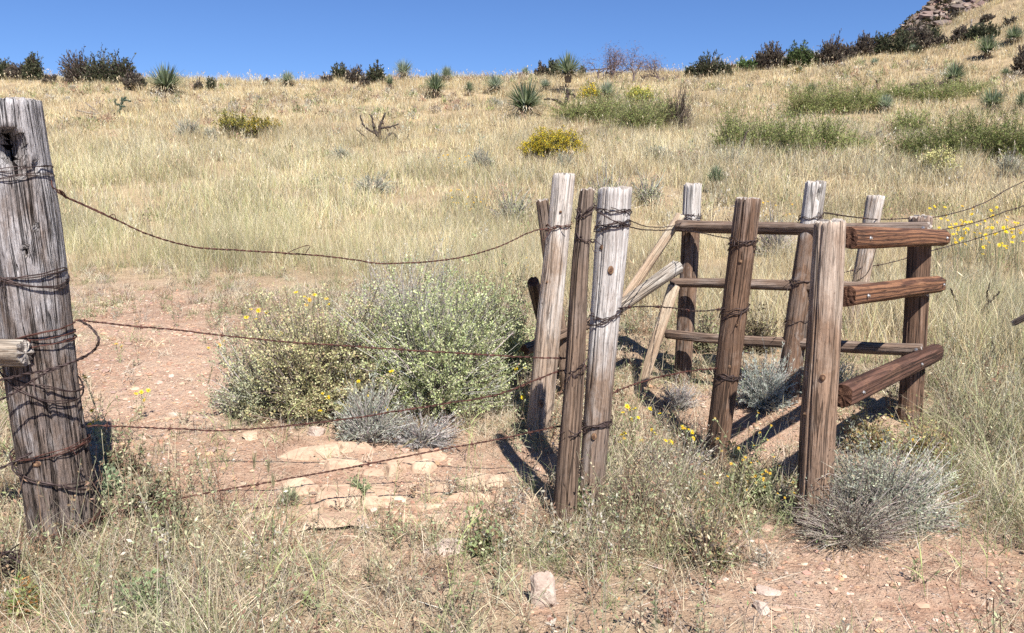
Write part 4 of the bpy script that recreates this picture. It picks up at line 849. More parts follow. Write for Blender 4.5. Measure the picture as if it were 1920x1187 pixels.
for (u, v, w, h, l) in ((232, 985, .13, 0.32, "dark stemmed weed nearest the thick post foot"), (305, 965, .12, 0.35, "dark stemmed weed farther out on the bare soil"), (215, 880, .09, .22, "thin dark weed standing in the thick post's shadow"), (330, 1005, .12, 0.27, "dark stemmed weed at the near edge of the bare soil"), (258, 900, .1, .24, "grey green weed with a dark seed head by the third wire")):
    shrub("dry_weed", l, "weed", at(u, v), w, w * .8, h, 46, 18, .020, .008, [(.22, .26, .14), (.26, .19, .12), (.14, .11, .08), (.36, .38, .22)], [(.12, .06, .05), (.18, .11, .08)], up=.5, stems=9, tr=.0022)
shrub("dry_weed", "small green weed close against the right side of the thick post", "weed", at(205, 930), .1, .1, .24, 40, 22, .022, .012, [(.34, .40, .24), (.28, .34, .2)], TW, up=.5, stems=8, tr=.002)
shrub("dry_weed", "small leafy weed before the narrow brown post", "weed", at(1080, 960), .1, .08, .22, 34, 16, .030, .016, [(.34, .38, .2), (.46, .46, .26), (.28, .34, .2)], TW, up=.5, stems=8, tr=.002)
shrub("dry_weed", "green weed with yellow leaf between the rocks and the narrow brown post", "weed", at(905, 1040), .09, .08, .26, 36, 16, .026, .012, [(.30, .36, .18), (.42, .44, .22), (.30, .2, .12)], TW, up=.45, stems=7, tr=.0018)
shrub("dry_weed", "small dark green weed rooted on the pale rocks", "weed", at(675, 925), .07, .06, .08, 50, 14, .016, .007, [(.26, .32, .16), (.36, .40, .24)], TW, up=.9, stems=8, tr=.0014)
shrub("dry_weed", "round grey tuft of a weed left of the pale rocks", "weed", at(543, 943), .06, .06, .07, 120, 10, .02, .003, [(.40, .42, .26), (.34, .34, .22)], TW, up=.9, stems=8, tr=.0014, spiky=.6)
shrub("dry_weed", "green leaved plant low in the grass at the bottom left corner", "weed", at(45, 1150), .08, .06, .14, 60, 12, .030, .010, [(.26, .36, .12), (.36, .42, .16), (.45, .22, .08)], TW, up=.5, stems=6, tr=.0016)
shrub("dry_weed", "green leaved plant low in the grass below the thick post", "weed", at(270, 1150), .13, .08, .13, 90, 12, .026, .011, [(.28, .38, .18), (.38, .44, .26), (.22, .28, .14)], TW, up=.7, stems=6, tr=.0016)

# ---- hillside sotols
def sotol(n, Lf, seed, deadn, green, el_max=1.45):
    root = Vector(); G = Geo(); D = Geo(); R = rng
    def rosette(G_, n_, lo, hi, L_, col, wd, dr):
        az = R.uniform(0, 6.28, n_); el = lo + (hi - lo) * R.random(n_) ** .75
        lean = np.sin(el).clip(0, .99); base = np.stack([np.cos(az) * .05, np.sin(az) * .05, R.uniform(.1, .26, n_)], 1)
        L = R.uniform(.8, 1.08, n_) * L_
        s = np.linspace(0, 1, 4)
        hd = np.stack([np.cos(az), np.sin(az), 0 * az], 1)
        pts = base[:, None] + hd[:, None] * (L[:, None] * np.sin(el)[:, None] * s)[..., None]
        pts[..., 2] += L[:, None] * (np.cos(el)[:, None] * s - dr * s ** 2 * (el[:, None] / 1.5))
        pts[..., 2] = np.maximum(pts[..., 2], .03)
        sd = nrm(np.cross(hd, [0, 0, 1.0])); w = wd * np.array([1, .8, .5]) * .5
        a = pts[:, :-1] - sd[:, None] * w[None, :, None]; b = pts[:, :-1] + sd[:, None] * w[None, :, None]
        V = np.concatenate([np.stack([a, b], 2).reshape(n_, 6, 3), pts[:, -1:]], 1)
        T = np.array([[0, 1, 3], [0, 3, 2], [2, 3, 5], [2, 5, 4], [4, 5, 6]])[None] + (np.arange(n_) * 7)[:, None, None]
        G_.add(V.reshape(-1, 3), T.reshape(-1, 3), np.repeat(pal(col, n_, .15), 7, 0))
    rosette(G, n, .02, el_max, Lf, green, .034 * Lf / .6, .08); 
    rosette(D, deadn, 1.25, 1.75, Lf * .8, [(.45, .38, .26), (.36, .29, .19), (.55, .50, .40)], .03, .35)
    C = Geo(); tubes(C, np.array([[[0, 0, -.1], [0, 0, .05], [0, 0, .18], [0, 0, .28]]]), np.array([[.10, .12, .11, .06]]), (.22, .17, .12), 9)
    return G, D, C
GR1 = [(.18, .225, .125), (.25, .30, .18), (.34, .38, .26), (.13, .165, .09)]
GR2 = [(.33, .38, .27), (.42, .46, .35), (.24, .29, .19)]
protos = []
for i, (n, L, dn, gc) in enumerate(((300, .62, 90, GR1), (240, .6, 110, GR2), (200, .62, 60, GR1))):
    G, D, C = sotol(n, L, i, dn, gc); r = empty("sotol", (0, 0, 0))
    G.build("leaf_rosette", M_LEAF, r); D.build("dead_skirt", M_GRASS, r); C.build("stem_base", M_TWIG, r); protos.append(r)
used = [False] * 3
def put_sotol(u, v, w, label, k, lift=0.0):
    p = at(u, v); s = w * mpp(p) / 1.04 * (1 + .06 * math.sin(u * 3)); r = protos[k]
    if used[k]:
        q = r.copy(); COL.objects.link(q)
        for ch in r.children: c = ch.copy(); COL.objects.link(c); c.parent = q
        r = q
    used[k] = True; r.location = p + Vector((0, 0, lift + .10)); r.rotation_euler = (0, 0, u * .37); r.scale = (s, s, s * (1.05 + .1 * math.sin(u)))
    tag(r, label, "sotol plant", "spiky sotol plants on the hillside"); return p
SOT = [(312, 182, 80, "spiky sotol on the skyline right of the big dark shrubs at left", 0), (540, 162, 38, "small spiky sotol on the bare skyline left of centre", 1),
 (757, 150, 46, "pale spiky sotol on the skyline right of the dark shrub pair", 1), (731, 167, 26, "little sotol just below the pale one on the skyline", 2),
 (817, 183, 52, "green spiky sotol below the skyline, left of the centre group", 0), (838, 155, 34, "faint sotol behind and above the green one near centre", 1),
 (880, 180, 28, "small sotol between two bigger ones near the centre skyline", 2), (929, 176, 50, "grey green sotol with dead leaves at its middle", 1),
 (985, 222, 88, "largest darkest sotol at the centre of the hillside", 0), (1138, 190, 42, "silvery sotol between the two yellow shrubs", 1),
 (985, 140, 22, "tiny sotol on the skyline above the largest one", 1), (1022, 172, 30, "dull sotol left of the one raised on a bent trunk", 1),
 (1520, 184, 36, "sotol leaning over the green shrubs at upper right", 2), (1660, 214, 42, "blue green sotol at the right end of the green shrub band", 1),
 (1788, 163, 60, "big sotol with a fallen dead trunk beside it", 0), (1858, 214, 60, "big dark sotol near the right edge of the hillside", 0),
 (1918, 214, 50, "sotol cut off by the right edge of the picture", 0), (1639, 126, 22, "small lone sotol on the golden slope below the dark shrubs", 1),
 (1850, 110, 48, "wide dark sotol high on the right slope", 0), (1900, 84, 38, "dark round sotol high at the right edge", 0),
 (1884, 150, 28, "small faint sotol right of the big one with the fallen trunk", 2), (1340, 362, 54, "grassy low sotol behind the left rear post", 2),
 (1711, 102, 20, "tiny sotol below the dark ridge shrubs at upper right", 1), (1500, 138, 14, "tiny tuft of a sotol on the golden slope", 2)]
for s in SOT: put_sotol(*s)
pt = put_sotol(1065, 178, 62, "sotol raised on a bent dead looking trunk near the skyline", 0, lift=.62)
def branchy(name, label, cat, segs, mat, col=(1, 1, 1), partname="branch"):
    """segs: lists of (u, v, y) with pixel widths"""
    root = None; first = True
    base = P(*segs[0][0][0]); root = empty(name, base); tag(root, label, cat)
    for pts, w0, w1 in segs:
        c = catmull([P(*q) for q in pts], 5) - np.array(tuple(base)); m = mpp(P(*pts[0])); G = Geo()
        rr = np.linspace(w0, w1, len(c)) * m / 2 * rng.uniform(.8, 1.2, len(c))
        c[1:-1] += rng.normal(0, .5 * m, (len(c) - 2, 3)); tubes(G, c[None], rr[None], (1, 1, 1), 7); G.build(partname, mat, root, smooth=True)
    return root
y0 = at(1062, 205).y
branchy("bare_stalk", "bent dark trunk under the raised sotol with a dead limb lying left", "dead trunk",
    [([(1056, 200, y0), (1062, 190, y0), (1064, 178, y0), (1066, 168, y0)], 6, 9), ([(1058, 198, y0), (1040, 187, y0), (1020, 186, y0)], 6, 3), ([(1066, 176, y0), (1077, 178, y0), (1076, 184, y0)], 4, 2)], M_DEAD)
y0 = at(1740, 168).y
branchy("deadwood", "fallen dead sotol trunk lying left of the big sotol", "dead trunk",
    [([(1782, 152, y0), (1765, 156, y0), (1745, 166, y0), (1725, 162, y0), (1706, 160, y0)], 9, 9), ([(1748, 164, y0), (1735, 168, y0), (1738, 172, y0)], 6, 4), ([(1750, 162, y0), (1752, 150, y0)], 3, 2), ([(1738, 162, y0), (1732, 152, y0)], 3, 2)], M_DEAD)
y0 = at(722, 268).y
branchy("dead_cholla", "dark dead branching cactus skeleton in the grass left of centre", "dead cactus",
    [([(716, 268, y0), (710, 252, y0), (696, 246, y0), (680, 234, y0), (676, 216, y0)], 6, 2.5), ([(712, 258, y0), (703, 246, y0), (700, 234, y0), (697, 216, y0)], 7, 3), ([(697, 218, y0), (692, 214, y0)], 3, 2),
     ([(713, 262, y0), (711, 246, y0), (715, 228, y0), (723, 211, y0)], 7, 3.5), ([(714, 240, y0), (730, 238, y0), (748, 232, y0)], 5, 2.5), ([(738, 236, y0), (741, 241, y0)], 3, 2), ([(723, 240, y0), (728, 245, y0)], 3, 2),
     ([(718, 266, y0), (735, 250, y0), (748, 262, y0), (756, 270, y0), (766, 252, y0)], 5, 3), ([(754, 270, y0), (762, 280, y0), (767, 291, y0)], 5, 2), ([(722, 268, y0), (738, 272, y0), (752, 268, y0)], 6, 4), ([(700, 264, y0), (690, 262, y0), (668, 242, y0)], 3, 2),
     ([(722, 264, y0), (727, 252, y0), (731, 249, y0)], 3, 2), ([(716, 230, y0), (719, 232, y0)], 3, 2)], M_DEAD)
y0 = at(228, 216).y
branchy("cholla", "small dark green cholla cactus beside the thick post top", "cactus",
    [([(221, 214, y0), (225, 203, y0), (229, 192, y0), (229, 183, y0)], 5, 4), ([(225, 198, y0), (217, 194, y0), (217, 185, y0)], 4, 3.5), ([(226, 194, y0), (236, 188, y0), (244, 190, y0)], 4, 3.5), ([(228, 188, y0), (237, 182, y0)], 4, 3), ([(226, 198, y0), (234, 200, y0)], 4, 3)], plain("cactus_skin", (.055, .075, .05), .8, var=.4, sc=20), partname="joint")
branchy("cholla", "faint grey dead cholla left of the small dark green one", "dead cactus",
    [([(190, 218, y0), (178, 206, y0), (170, 200, y0), (160, 192, y0)], 3, 2), ([(190, 218, y0), (192, 208, y0)], 3, 2), ([(186, 214, y0), (168, 212, y0), (148, 208, y0), (142, 206, y0)], 3, 2), ([(192, 216, y0), (206, 212, y0), (212, 206, y0)], 3, 2)], M_BLEACH)
y0 = at(895, 275).y
branchy("cholla", "little grey green cholla above the orange flower patch", "cactus", [([(899, 268, y0), (900, 260, y0), (898, 250, y0)], 4, 3), ([(900, 262, y0), (909, 255, y0)], 3, 3), ([(899, 264, y0), (893, 262, y0)], 3, 2)], plain("cactus_grey", (.22, .23, .16), .9, var=.4, sc=20), partname="joint")
y0 = at(1388, 298).y
branchy("charred_stump", "charred leaning stump between the green shrubs at right", "stump", [([(1388, 290, y0), (1392, 276, y0), (1396, 262, y0), (1401, 246, y0)], 8, 2.5), ([(1388, 288, y0), (1382, 284, y0)], 5, 3)], M_DEAD)
y0 = at(1822, 66).y
branchy("dead_stub", "whitish dead stub standing high on the right slope", "stub", [([(1819, 60, y0), (1820, 48, y0), (1823, 36, y0)], 4, 2.5)], M_BLEACH)
for (u, v, l) in ((1619, 172, "thin bare dead sapling on the right slope, the nearer to the sotol band"), (1644, 168, "fainter bare dead sapling beside the other on the right slope")):
    y0 = at(u, v).y; branchy("dead_sapling", l, "sapling", [([(u, v, y0), (u + 1, v - 12, y0), (u, v - 18, y0)], 2.4, 1.6), ([(u + 1, v - 12, y0), (u + 5, v - 19, y0)], 1.6, 1), ([(u, v - 13, y0), (u - 5, v - 20, y0)], 1.6, 1)], M_DEAD)
for i, (cp, w, l) in enumerate((([(1800, 590, 6.4), (1795, 572, 6.4), (1786, 550, 6.4), (1782, 541, 6.4)], 5, "charred stick leaning left in the grass right of the stained rails"),
                            ([(1838, 588, 6.3), (1850, 572, 6.3), (1862, 560, 6.3), (1874, 546, 6.3)], 6, "thicker charred stick leaning right in the grass"),
                            ([(1852, 565, 6.3), (1851, 550, 6.3), (1856, 530, 6.3)], 4, "upright thin charred stick in the grass at right"))):
    G = Geo(); c = catmull([P(*q) for q in cp], 6); c[1:-1] += rng.normal(0, .003, (len(c) - 2, 3)); m = mpp(P(*cp[0])); tubes(G, c[None], (np.linspace(w, w * .45, len(c)) * m / 2)[None], (.03, .022, .02), 6)
    tag(G.build("charred_stick", M_TWIG, smooth=True), l, "stick")
rail(1990, 560, 5.6, 1900, 606, 5.7, 16, 12, M_DEAD, "dark fallen branch at the right edge in the grass", 55, name="fallen_branch", cat="branch", rough=.2, sides=20)

# ---- hillside shrubs
def hill(u, v, w, h, label, name, cat, lcol, tcol, twigs, lpt, ll, lw, up=.8, tr=None, group=None, spiky=0.0, flower=None, low=.1, shell=.75, d=.8):
    p = at(u, v); m = mpp(p); return shrub(name, label, cat, p, w * m / 2 * (1.0 if cat == "shrub" and name == "dark_shrub" else 1.15), w * m / 2 * d, h * m * (.98 if name == "dark_shrub" else 1.32), twigs, lpt, ll, lw, lcol, tcol, group, up, 12, tr or .0006 * p.y, spiky, low, flower=flower, shell=shell, lobes=6)
YEL = [(.58, .43, .03), (.70, .53, .05), (.40, .34, .05), (.50, .34, .04), (.24, .24, .06)]
DKG = [(.085, .095, .055), (.12, .13, .075), (.06, .07, .045), (.15, .15, .09)]
DKB = [(.12, .10, .08), (.17, .14, .11), (.085, .07, .055), (.21, .18, .14)]
GRN = [(.32, .37, .13), (.27, .33, .11), (.39, .42, .17), (.20, .25, .08), (.43, .39, .19)]
BRT = [(.12, .09, .075), (.18, .14, .12), (.08, .06, .05)]
hill(1045, 300, 124, 40, "domed shrub covered in bright yellow flowers above the slender pale post", "rabbitbrush", "flowering shrub", [(.22, .24, .06), (.30, .30, .08)], BRT, 1000, 8, .05, .025, 1.0, flower=(900, .032, .024, YEL), shell=.92)
hill(442, 258, 66, 32, "left half of the olive yellow shrub pair on the left slope", "rabbitbrush", "flowering shrub", [(.13, .14, .045), (.20, .19, .06)], BRT, 260, 10, .07, .03, .95, flower=(120, .05, .032, [(.26, .24, .06), (.36, .28, .06), (.20, .20, .06)]))
hill(492, 257, 62, 30, "right half of the olive yellow shrub pair on the left slope", "rabbitbrush", "flowering shrub", [(.14, .14, .045), (.22, .20, .06)], BRT, 240, 10, .07, .03, .95, flower=(130, .05, .032, [(.34, .27, .05), (.42, .30, .05), (.22, .21, .06)]))
hill(1108, 188, 42, 20, "small orange yellow shrub left of the silvery sotol", "rabbitbrush", "flowering shrub", [(.25, .25, .06)], BRT, 140, 8, .09, .04, .95, flower=(100, .08, .05, YEL))
hill(1203, 194, 48, 22, "yellow green shrub right of the silvery sotol", "rabbitbrush", "flowering shrub", [(.28, .29, .08)], BRT, 160, 8, .09, .04, .95, flower=(90, .08, .05, [(.52, .46, .08), (.42, .42, .08)]))
hill(1494, 139, 16, 8, "tiny olive brown bush on the golden slope", "rabbitbrush", "flowering shrub", [(.30, .24, .08)], BRT, 60, 8, .1, .05, .95)
hill(1755, 330, 80, 34, "yellowish grey low bush in front of the right hand green shrubs", "rabbitbrush", "flowering shrub", [(.42, .42, .2), (.5, .48, .26)], TWG, 240, 12, .06, .03, .95, flower=(110, .04, .03, [(.6, .55, .25), (.5, .46, .2)]))
GG = "feathery green shrubs across the slope"
for (u, v, w, h, l) in ((1080, 232, 80, 38, "left end of the green shrub band right of the largest sotol"), (1135, 238, 96, 48, "second green shrub from the largest sotol"), (1195, 242, 90, 52, "green shrub at the middle of the centre band"),
     (1240, 238, 60, 46, "dull green shrub just left of the brown twiggy one"),
     (1515, 214, 80, 40, "green shrub under the leaning sotol"), (1570, 218, 86, 50, "green shrub in the middle of the upper right band"), (1620, 216, 76, 44, "green shrub left of the blue green sotol"),
     (1690, 186, 80, 22, "low green shrub left of the fallen trunk's sotol"), (1760, 188, 90, 28, "low green shrub under the fallen trunk's sotol"), (1815, 184, 70, 22, "low green shrub right of the fallen trunk's sotol"),
     (1372, 288, 66, 66, "tall green shrub left of the charred stump"), (1432, 292, 84, 62, "bright green shrub right of the charred stump"), (1490, 298, 76, 58, "green shrub in the middle of the lower right band"), (1546, 292, 62, 54, "green shrub with yellow tips in the lower right band"), (1592, 286, 50, 30, "smallest green shrub of the lower right band"),
     (1706, 258, 60, 34, "green shrub with a few yellow flowers above the big right hand ones"), (1715, 304, 90, 46, "big green shrub at the left of the right hand group"), (1775, 300, 90, 56, "big green shrub in the middle of the right hand group"), (1838, 298, 80, 62, "dark green shrub of the right hand group"), (1900, 300, 90, 74, "darkest green shrub at the right edge of the picture")):
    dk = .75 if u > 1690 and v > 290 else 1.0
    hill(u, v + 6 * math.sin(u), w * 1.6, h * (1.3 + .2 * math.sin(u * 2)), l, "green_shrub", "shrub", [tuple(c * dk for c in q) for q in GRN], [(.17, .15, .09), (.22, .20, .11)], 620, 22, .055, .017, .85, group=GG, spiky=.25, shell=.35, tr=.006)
hill(1267, 246, 72, 72, "brown twiggy vase shaped shrub at the right end of the centre band", "twiggy_shrub", "shrub", [(.17, .15, .09), (.22, .19, .12)], BRT, 420, 9, .07, .012, .6, spiky=.9)
DS = "dark shrubs along the skyline"
for (u, v, w, h, l, c, sp) in ((10, 148, 60, 40, "dark shrub at the left edge of the skyline", DKG, .2), (38, 150, 60, 32, "low dark shrub second from the left edge", DKB, .3), (62, 150, 42, 54, "narrow upright dark shrub on the left skyline", DKG, .2), (95, 158, 30, 18, "tiny shrub between the upright one and the large ones", DKB, .4),
     (152, 158, 84, 70, "large airy dark shrub, left of the big pair", DKB, .5), (190, 158, 80, 66, "large dense dark shrub in the middle of the left skyline", DKG, .3), (228, 160, 76, 62, "large dark shrub at the right of the big left group", DKG, .4), (252, 168, 50, 34, "low greyish shrub right below the big left group", DKB, .4),
     (372, 170, 18, 20, "tiny dark bush on the skyline, left of two", DKB, .5), (397, 170, 20, 24, "tiny dark bush on the skyline, right of two", DKG, .5), (500, 160, 10, 12, "speck of a bush on the skyline by the small sotol", DKB, .5),
     (612, 158, 26, 20, "wispy low bush left of the dark shrub pair", DKB, .6), (638, 154, 44, 32, "left shrub of the dark pair near centre left", DKG, .3), (664, 156, 44, 30, "shrub in the middle between the dark pair", DKB, .5), (706, 156, 46, 36, "right shrub of the dark pair near centre left", DKG, .4), (684, 164, 24, 22, "low grey bush under the dark pair", DKB, .5),
     (1018, 146, 32, 24, "left part of the dark shrub behind the raised sotol", DKB, .3), (1038, 146, 36, 32, "right part of the dark shrub behind the raised sotol", DKG, .3), (1091, 145, 14, 20, "narrow dark bush just left of the bare trees", DKG, .3),
     (1294, 144, 24, 18, "small bush at the left foot of the dark spreading shrub", DKG, .3), (1325, 144, 74, 44, "dark spreading shrub alone on the skyline right of centre", DKG, .5), (1356, 144, 34, 26, "right tuft of the dark spreading shrub", DKG, .4),
     (1400, 134, 46, 22, "low bright green bush between the dark skyline shrubs", [(.10, .15, .055), (.14, .2, .08)], .2), (1428, 130, 36, 36, "purplish small shrub left of the green round one", DKB, .5), (1450, 128, 56, 52, "dark purplish shrub left of the green round one", DKB, .5),
     (1497, 126, 66, 46, "rounded green shrub on the right skyline", [(.09, .125, .05), (.13, .17, .07), (.06, .085, .035)], .1), (1524, 122, 30, 26, "small dark green shrub between the round and the purple ones", DKG, .2), (1557, 122, 66, 62, "tall purplish brown shrub on the right skyline", DKB, .6), (1590, 112, 40, 30, "low purplish shrub right of the tall one", DKB, .5),
     (1622, 104, 50, 44, "dark shrub climbing the ridge at upper right", DKB, .5), (1654, 100, 46, 42, "next dark shrub up the ridge at upper right", DKG, .4), (1690, 100, 54, 46, "dark green shrub where the rocks begin", DKG, .3), (1722, 96, 60, 54, "dense dark shrub below the rocky ridge", DKB, .4), (1746, 84, 40, 34, "dark shrub right of the dense one below the rocks", DKG, .4),
     (1714, 103, 24, 16, "small green bush below the dense dark shrub", DKG, .2), (1762, 88, 36, 20, "low dull bush on the upper right slope", DKB, .4), (1800, 78, 34, 30, "dark shrub left of the white dead stub", DKB, .4), (1832, 74, 40, 30, "dark shrub right of the white dead stub", DKG, .4), (1858, 72, 34, 26, "last dark shrub of the row by the white stub", DKG, .4),
     (1918, 138, 46, 56, "brown bare shrub cut by the right edge, high on the slope", DKB, .6), (1800, 30, 30, 14, "low dark bush near the top right corner", DKB, .4), (1850, 40, 26, 12, "lower dark bush near the top right corner", DKB, .4), (1895, 45, 26, 12, "faint dark bush at the top right slope", DKB, .4)):
    hill(u, v, w, h, l, "dark_shrub", "shrub", c, BRT, 300 if w > 30 else 120, 20, .15 - .05 * sp, .065 - .035 * sp, .8, group=DS, spiky=sp, low=.05, shell=.62)
def baretree(u, v, w, h, label, foliage=True):
    p = at(u, v); m = mpp(p); root = empty("bare_tree", p); tag(root, label, "tree"); G = Geo(); Lf = []
    tipz = []
    def grow(pos, d, L, r, dep):
        n = 4; pts = [pos]
        for i in range(n): d = (d + Vector(rng.normal(0, .2, 3))).normalized(); pts.append(pts[-1] + d * L / n)
        tubes(G if dep else TR, np.array([[tuple(q) for q in pts]]), np.linspace(r, r * .6, n + 1)[None], (.17, .13, .12), 5 if dep < 2 else 3)
        if dep >= 4: Lf.append(pts[-1]); return
        for k in range(3 if dep < 3 else 2 + (dep == 3)):
            grow(pts[-1 - (k % 2)], (d + Vector(rng.normal(0, .62, 3)) + Vector((0, 0, .16))).normalized(), L * rng.uniform(.6, .85), r * .55, dep + 1)
    TR = Geo(); grow(Vector((0, 0, -.05)), Vector((rng.normal(0, .2), 0, 1)).normalized(), h * m * .42, .0017 * p.y, 0)
    grow(Vector((0.05, 0, -.05)), Vector((rng.normal(0, .6), 0, 1)).normalized(), h * m * .36, .0013 * p.y, 1)
    TR.build("trunk", M_TWIG, root); G.build("limb", M_TWIG, root)
    C = Geo(); q = np.array([tuple(a) for a in Lf]); n = len(q) * 9; pp = np.repeat(q, 9, 0) + rng.normal(0, .18, (n, 3))
    leaves(C, pp, rng.normal(size=(n, 3)), rng.uniform(.08, .18, n), np.full(n, .018), pal([(.24, .17, .17), (.30, .22, .21), (.18, .13, .12)], n)); C.build("crown", M_LEAF, root)
baretree(1122, 150, 50, 52, "purplish bare tree at the left of the skyline trio"); baretree(1145, 148, 60, 58, "taller bare tree in the middle of the skyline trio"); baretree(1185, 160, 60, 66, "bare tree with a crooked trunk at the right of the trio"); baretree(1240, 158, 56, 42, "low spreading bare tree right of the crooked one")
SG = "pale grey brush on the slope"
for (u, v, w, h, l) in ((355, 258, 62, 28, "pale grey sage on the left slope, left of the olive shrubs"), (395, 262, 34, 18, "low pale sage touching the olive shrubs"), (930, 200, 30, 14, "tiny blue grey sage above the slope centre"), (1372, 318, 60, 32, "pale sage below the charred stump"),
     (1893, 332, 50, 36, "whitish sage at the right edge below the green shrubs"), (700, 362, 100, 30, "broad faint sage in the middle of the left meadow"), (640, 300, 50, 20, "faint grey tuft of sage below the dead cactus"), (1230, 300, 60, 22, "faint grey sage right of the yellow shrub"), (1165, 222, 36, 20, "grey sage within the centre green band"), (1060, 322, 46, 30, "grey green sage right behind the slender pale post"), (905, 320, 60, 36, "dull green sage above the orange flowers"), (1640, 268, 50, 16, "pale dry brush between the two green groups")):
    hill(u, v, w, h, l, "sage_tuft", "sage", [(.44, .45, .34), (.50, .50, .38), (.38, .39, .29)], TWH, 240, 12, .05, .011, .9, group=SG, spiky=.6)
for (u, v, w, h, l) in ((1140, 395, 120, 74, "yellowish green bush behind the broad two toned post"), (1215, 385, 80, 50, "sparse green bush left of the left rear post"), (960, 420, 90, 60, "thin greenish bush left of the slender pale post")):
    hill(u, v, w, h, l, "thin_bush", "bush", [(.42, .44, .24), (.50, .50, .30), (.36, .36, .22)], TWG, 260, 12, .035, .016, .85, shell=.5)
hill(1455, 480, 90, 70, "grey twiggy brush behind the top weathered rail", "twiggy_shrub", "shrub", [(.42, .40, .34), (.36, .35, .28)], TWG, 260, 6, .03, .008, .8, spiky=.6)
hill(1320, 660, 70, 60, "green and brown weed behind the lowest weathered rail", "dry_weed", "weed", [(.36, .38, .20), (.46, .42, .26), (.3, .24, .16)], TW, 220, 12, .022, .010, .8)

# ---- daisies
def flower_mesh():
    V = [(0, 0, .004)]; T = []; n = 10
    for j in range(n):
        a = j / n * 6.28318
        for da, r, z in ((-.24, .55, .002), (0, 1.0, -.001 + .003 * (j % 3)), (.24, .55, .002)): V.append((r * math.cos(a + da), r * math.sin(a + da), z * 60 * .5))
        i = 1 + j * 3; T += [(0, i, i + 1), (0, i + 1, i + 2)]
    return np.array(V), np.array(T)
FV, FT = flower_mesh()
def flower_data(name, col):
    G = Geo(); G.add(FV, FT, col); a = np.arange(10) * .628
    V = np.concatenate([[(0, 0, .32)], np.stack([.33 * np.cos(a), .33 * np.sin(a), 0 * a + .16], 1)]); T = [(0, 1 + j, 1 + (j + 1) % 10) for j in range(10)]
    G.add(V, T, (.55, .30, .02)); o = G.build(name, M_PETAL); me = o.data; bpy.data.objects.remove(o); return me
FY = flower_data("flower_head", (.88, .66, .02)); FO = flower_data("flower_head", (.66, .42, .06))
def daisy(u, v, heads, label, rpx=5, group=None, leaf=True, y=None, me=None):
    b = at(u, v) if y is None else P(u, v, y)
    if y is not None: b.z = hz(b.x, b.y)
    root = empty("daisy", b); tag(root, label, "daisy", group); G = Geo(); m = mpp(b); Lp = []
    for (hu, hv) in heads:
        h = P(hu, hv, b.y + rng.uniform(-.05, .05)) - b; h = np.array(tuple(h)); s = np.array([rng.normal(0, .015), rng.normal(0, .015), -.02])
        t = np.linspace(0, 1, 5)[:, None]; md = (h * .5 + s * .5) * np.array([.75, 1, 1.1])
        pth = (1 - t) ** 2 * s + 2 * t * (1 - t) * md + t ** 2 * h; tubes(G, pth[None], .0011 + .0001 * b.y, pal([(.32, .36, .18), (.40, .36, .22)], 1), 3); Lp.append(pth)
        o = bpy.data.objects.new("flower_head", me or (FY if rng.random() < .8 else FO)); COL.objects.link(o); o.parent = root; o.location = h
        sc = rpx * m * rng.uniform(.75, 1.2); o.scale = (sc, sc, sc); o.rotation_euler = (rng.uniform(.1, 1.15), rng.uniform(-.5, .5), rng.uniform(-.7, .7))
    G.build("stem", M_TWIG, root)
    if leaf:
        L = Geo(); P_ = np.concatenate(Lp); n = len(P_) * 5; q = np.repeat(P_, 5, 0) + rng.normal(0, .006, (n, 3)); q[:, 2] = np.maximum(q[:, 2], 0)
        leaves(L, q, rng.normal(size=(n, 3)), rng.uniform(.012, .028, n), rng.uniform(.004, .008, n), pal([(.34, .40, .2), (.42, .42, .26)], n)); L.build("foliage", M_LEAF, root)
DG = "yellow daisies round the gate"
for a in (((205, 860), [(175, 790), (168, 797), (182, 788), (157, 705), (160, 708), (172, 770)], "daisy with its yellow flowers close at the right side of the thick post"), ((262, 790), [(265, 735), (255, 738), (270, 750), (278, 732)], "small daisy in the bare soil right of the thick post"),
          ((222, 680), [(218, 645), (228, 650)], "single short daisy behind the second wire on the bare soil"), ((425, 690), [(420, 640), (391, 652), (411, 648)], "daisy at the left edge of the green thicket"), ((480, 690), [(470, 580), (462, 595), (485, 582), (480, 598), (500, 585)], "tall daisy rising over the left of the green thicket"),
          ((575, 690), [(572, 557), (580, 562), (555, 548), (574, 572), (590, 553)], "daisy whose flowers show above the middle of the thicket"), ((620, 700), [(616, 571), (612, 560), (526, 625)], "daisy with two heads low over the thicket"),
          ((660, 810), [(605, 738), (600, 770), (615, 745), (655, 760), (648, 759), (657, 770)], "daisy among the silver sagebrush, left side"), ((715, 815), [(690, 742), (702, 773), (698, 778), (713, 774), (724, 766), (672, 715), (734, 696)], "daisy among the silver sagebrush, right side"),
          ((985, 790), [(981, 745), (985, 690), (968, 692)], "daisy at the left of the slender pale post foot"), ((1150, 900), [(1130, 805), (1134, 824), (1126, 812)], "daisy against the foot of the broad two toned post"),
          ((1178, 880), [(1166, 815), (1170, 822), (1163, 828), (1172, 812)], "daisy with the brightest yellow cluster right of the broad post"), ((1195, 870), [(1176, 762), (1180, 766), (1168, 773), (1190, 766), (1184, 786), (1197, 783)], "tallest daisy right of the broad post"),
          ((1232, 880), [(1219, 766), (1222, 806), (1237, 775), (1229, 813), (1202, 826)], "daisy with spread heads further right of the broad post"), ((1268, 900), [(1256, 828), (1259, 830), (1248, 826), (1312, 858)], "daisy midway to the brown leaning post"),
          ((1310, 880), [(1293, 806), (1298, 810), (1284, 803), (1300, 822), (1280, 801)], "daisy just left of the brown leaning post foot")):
    daisy(*a[0], a[1], a[2], 5.2, DG)
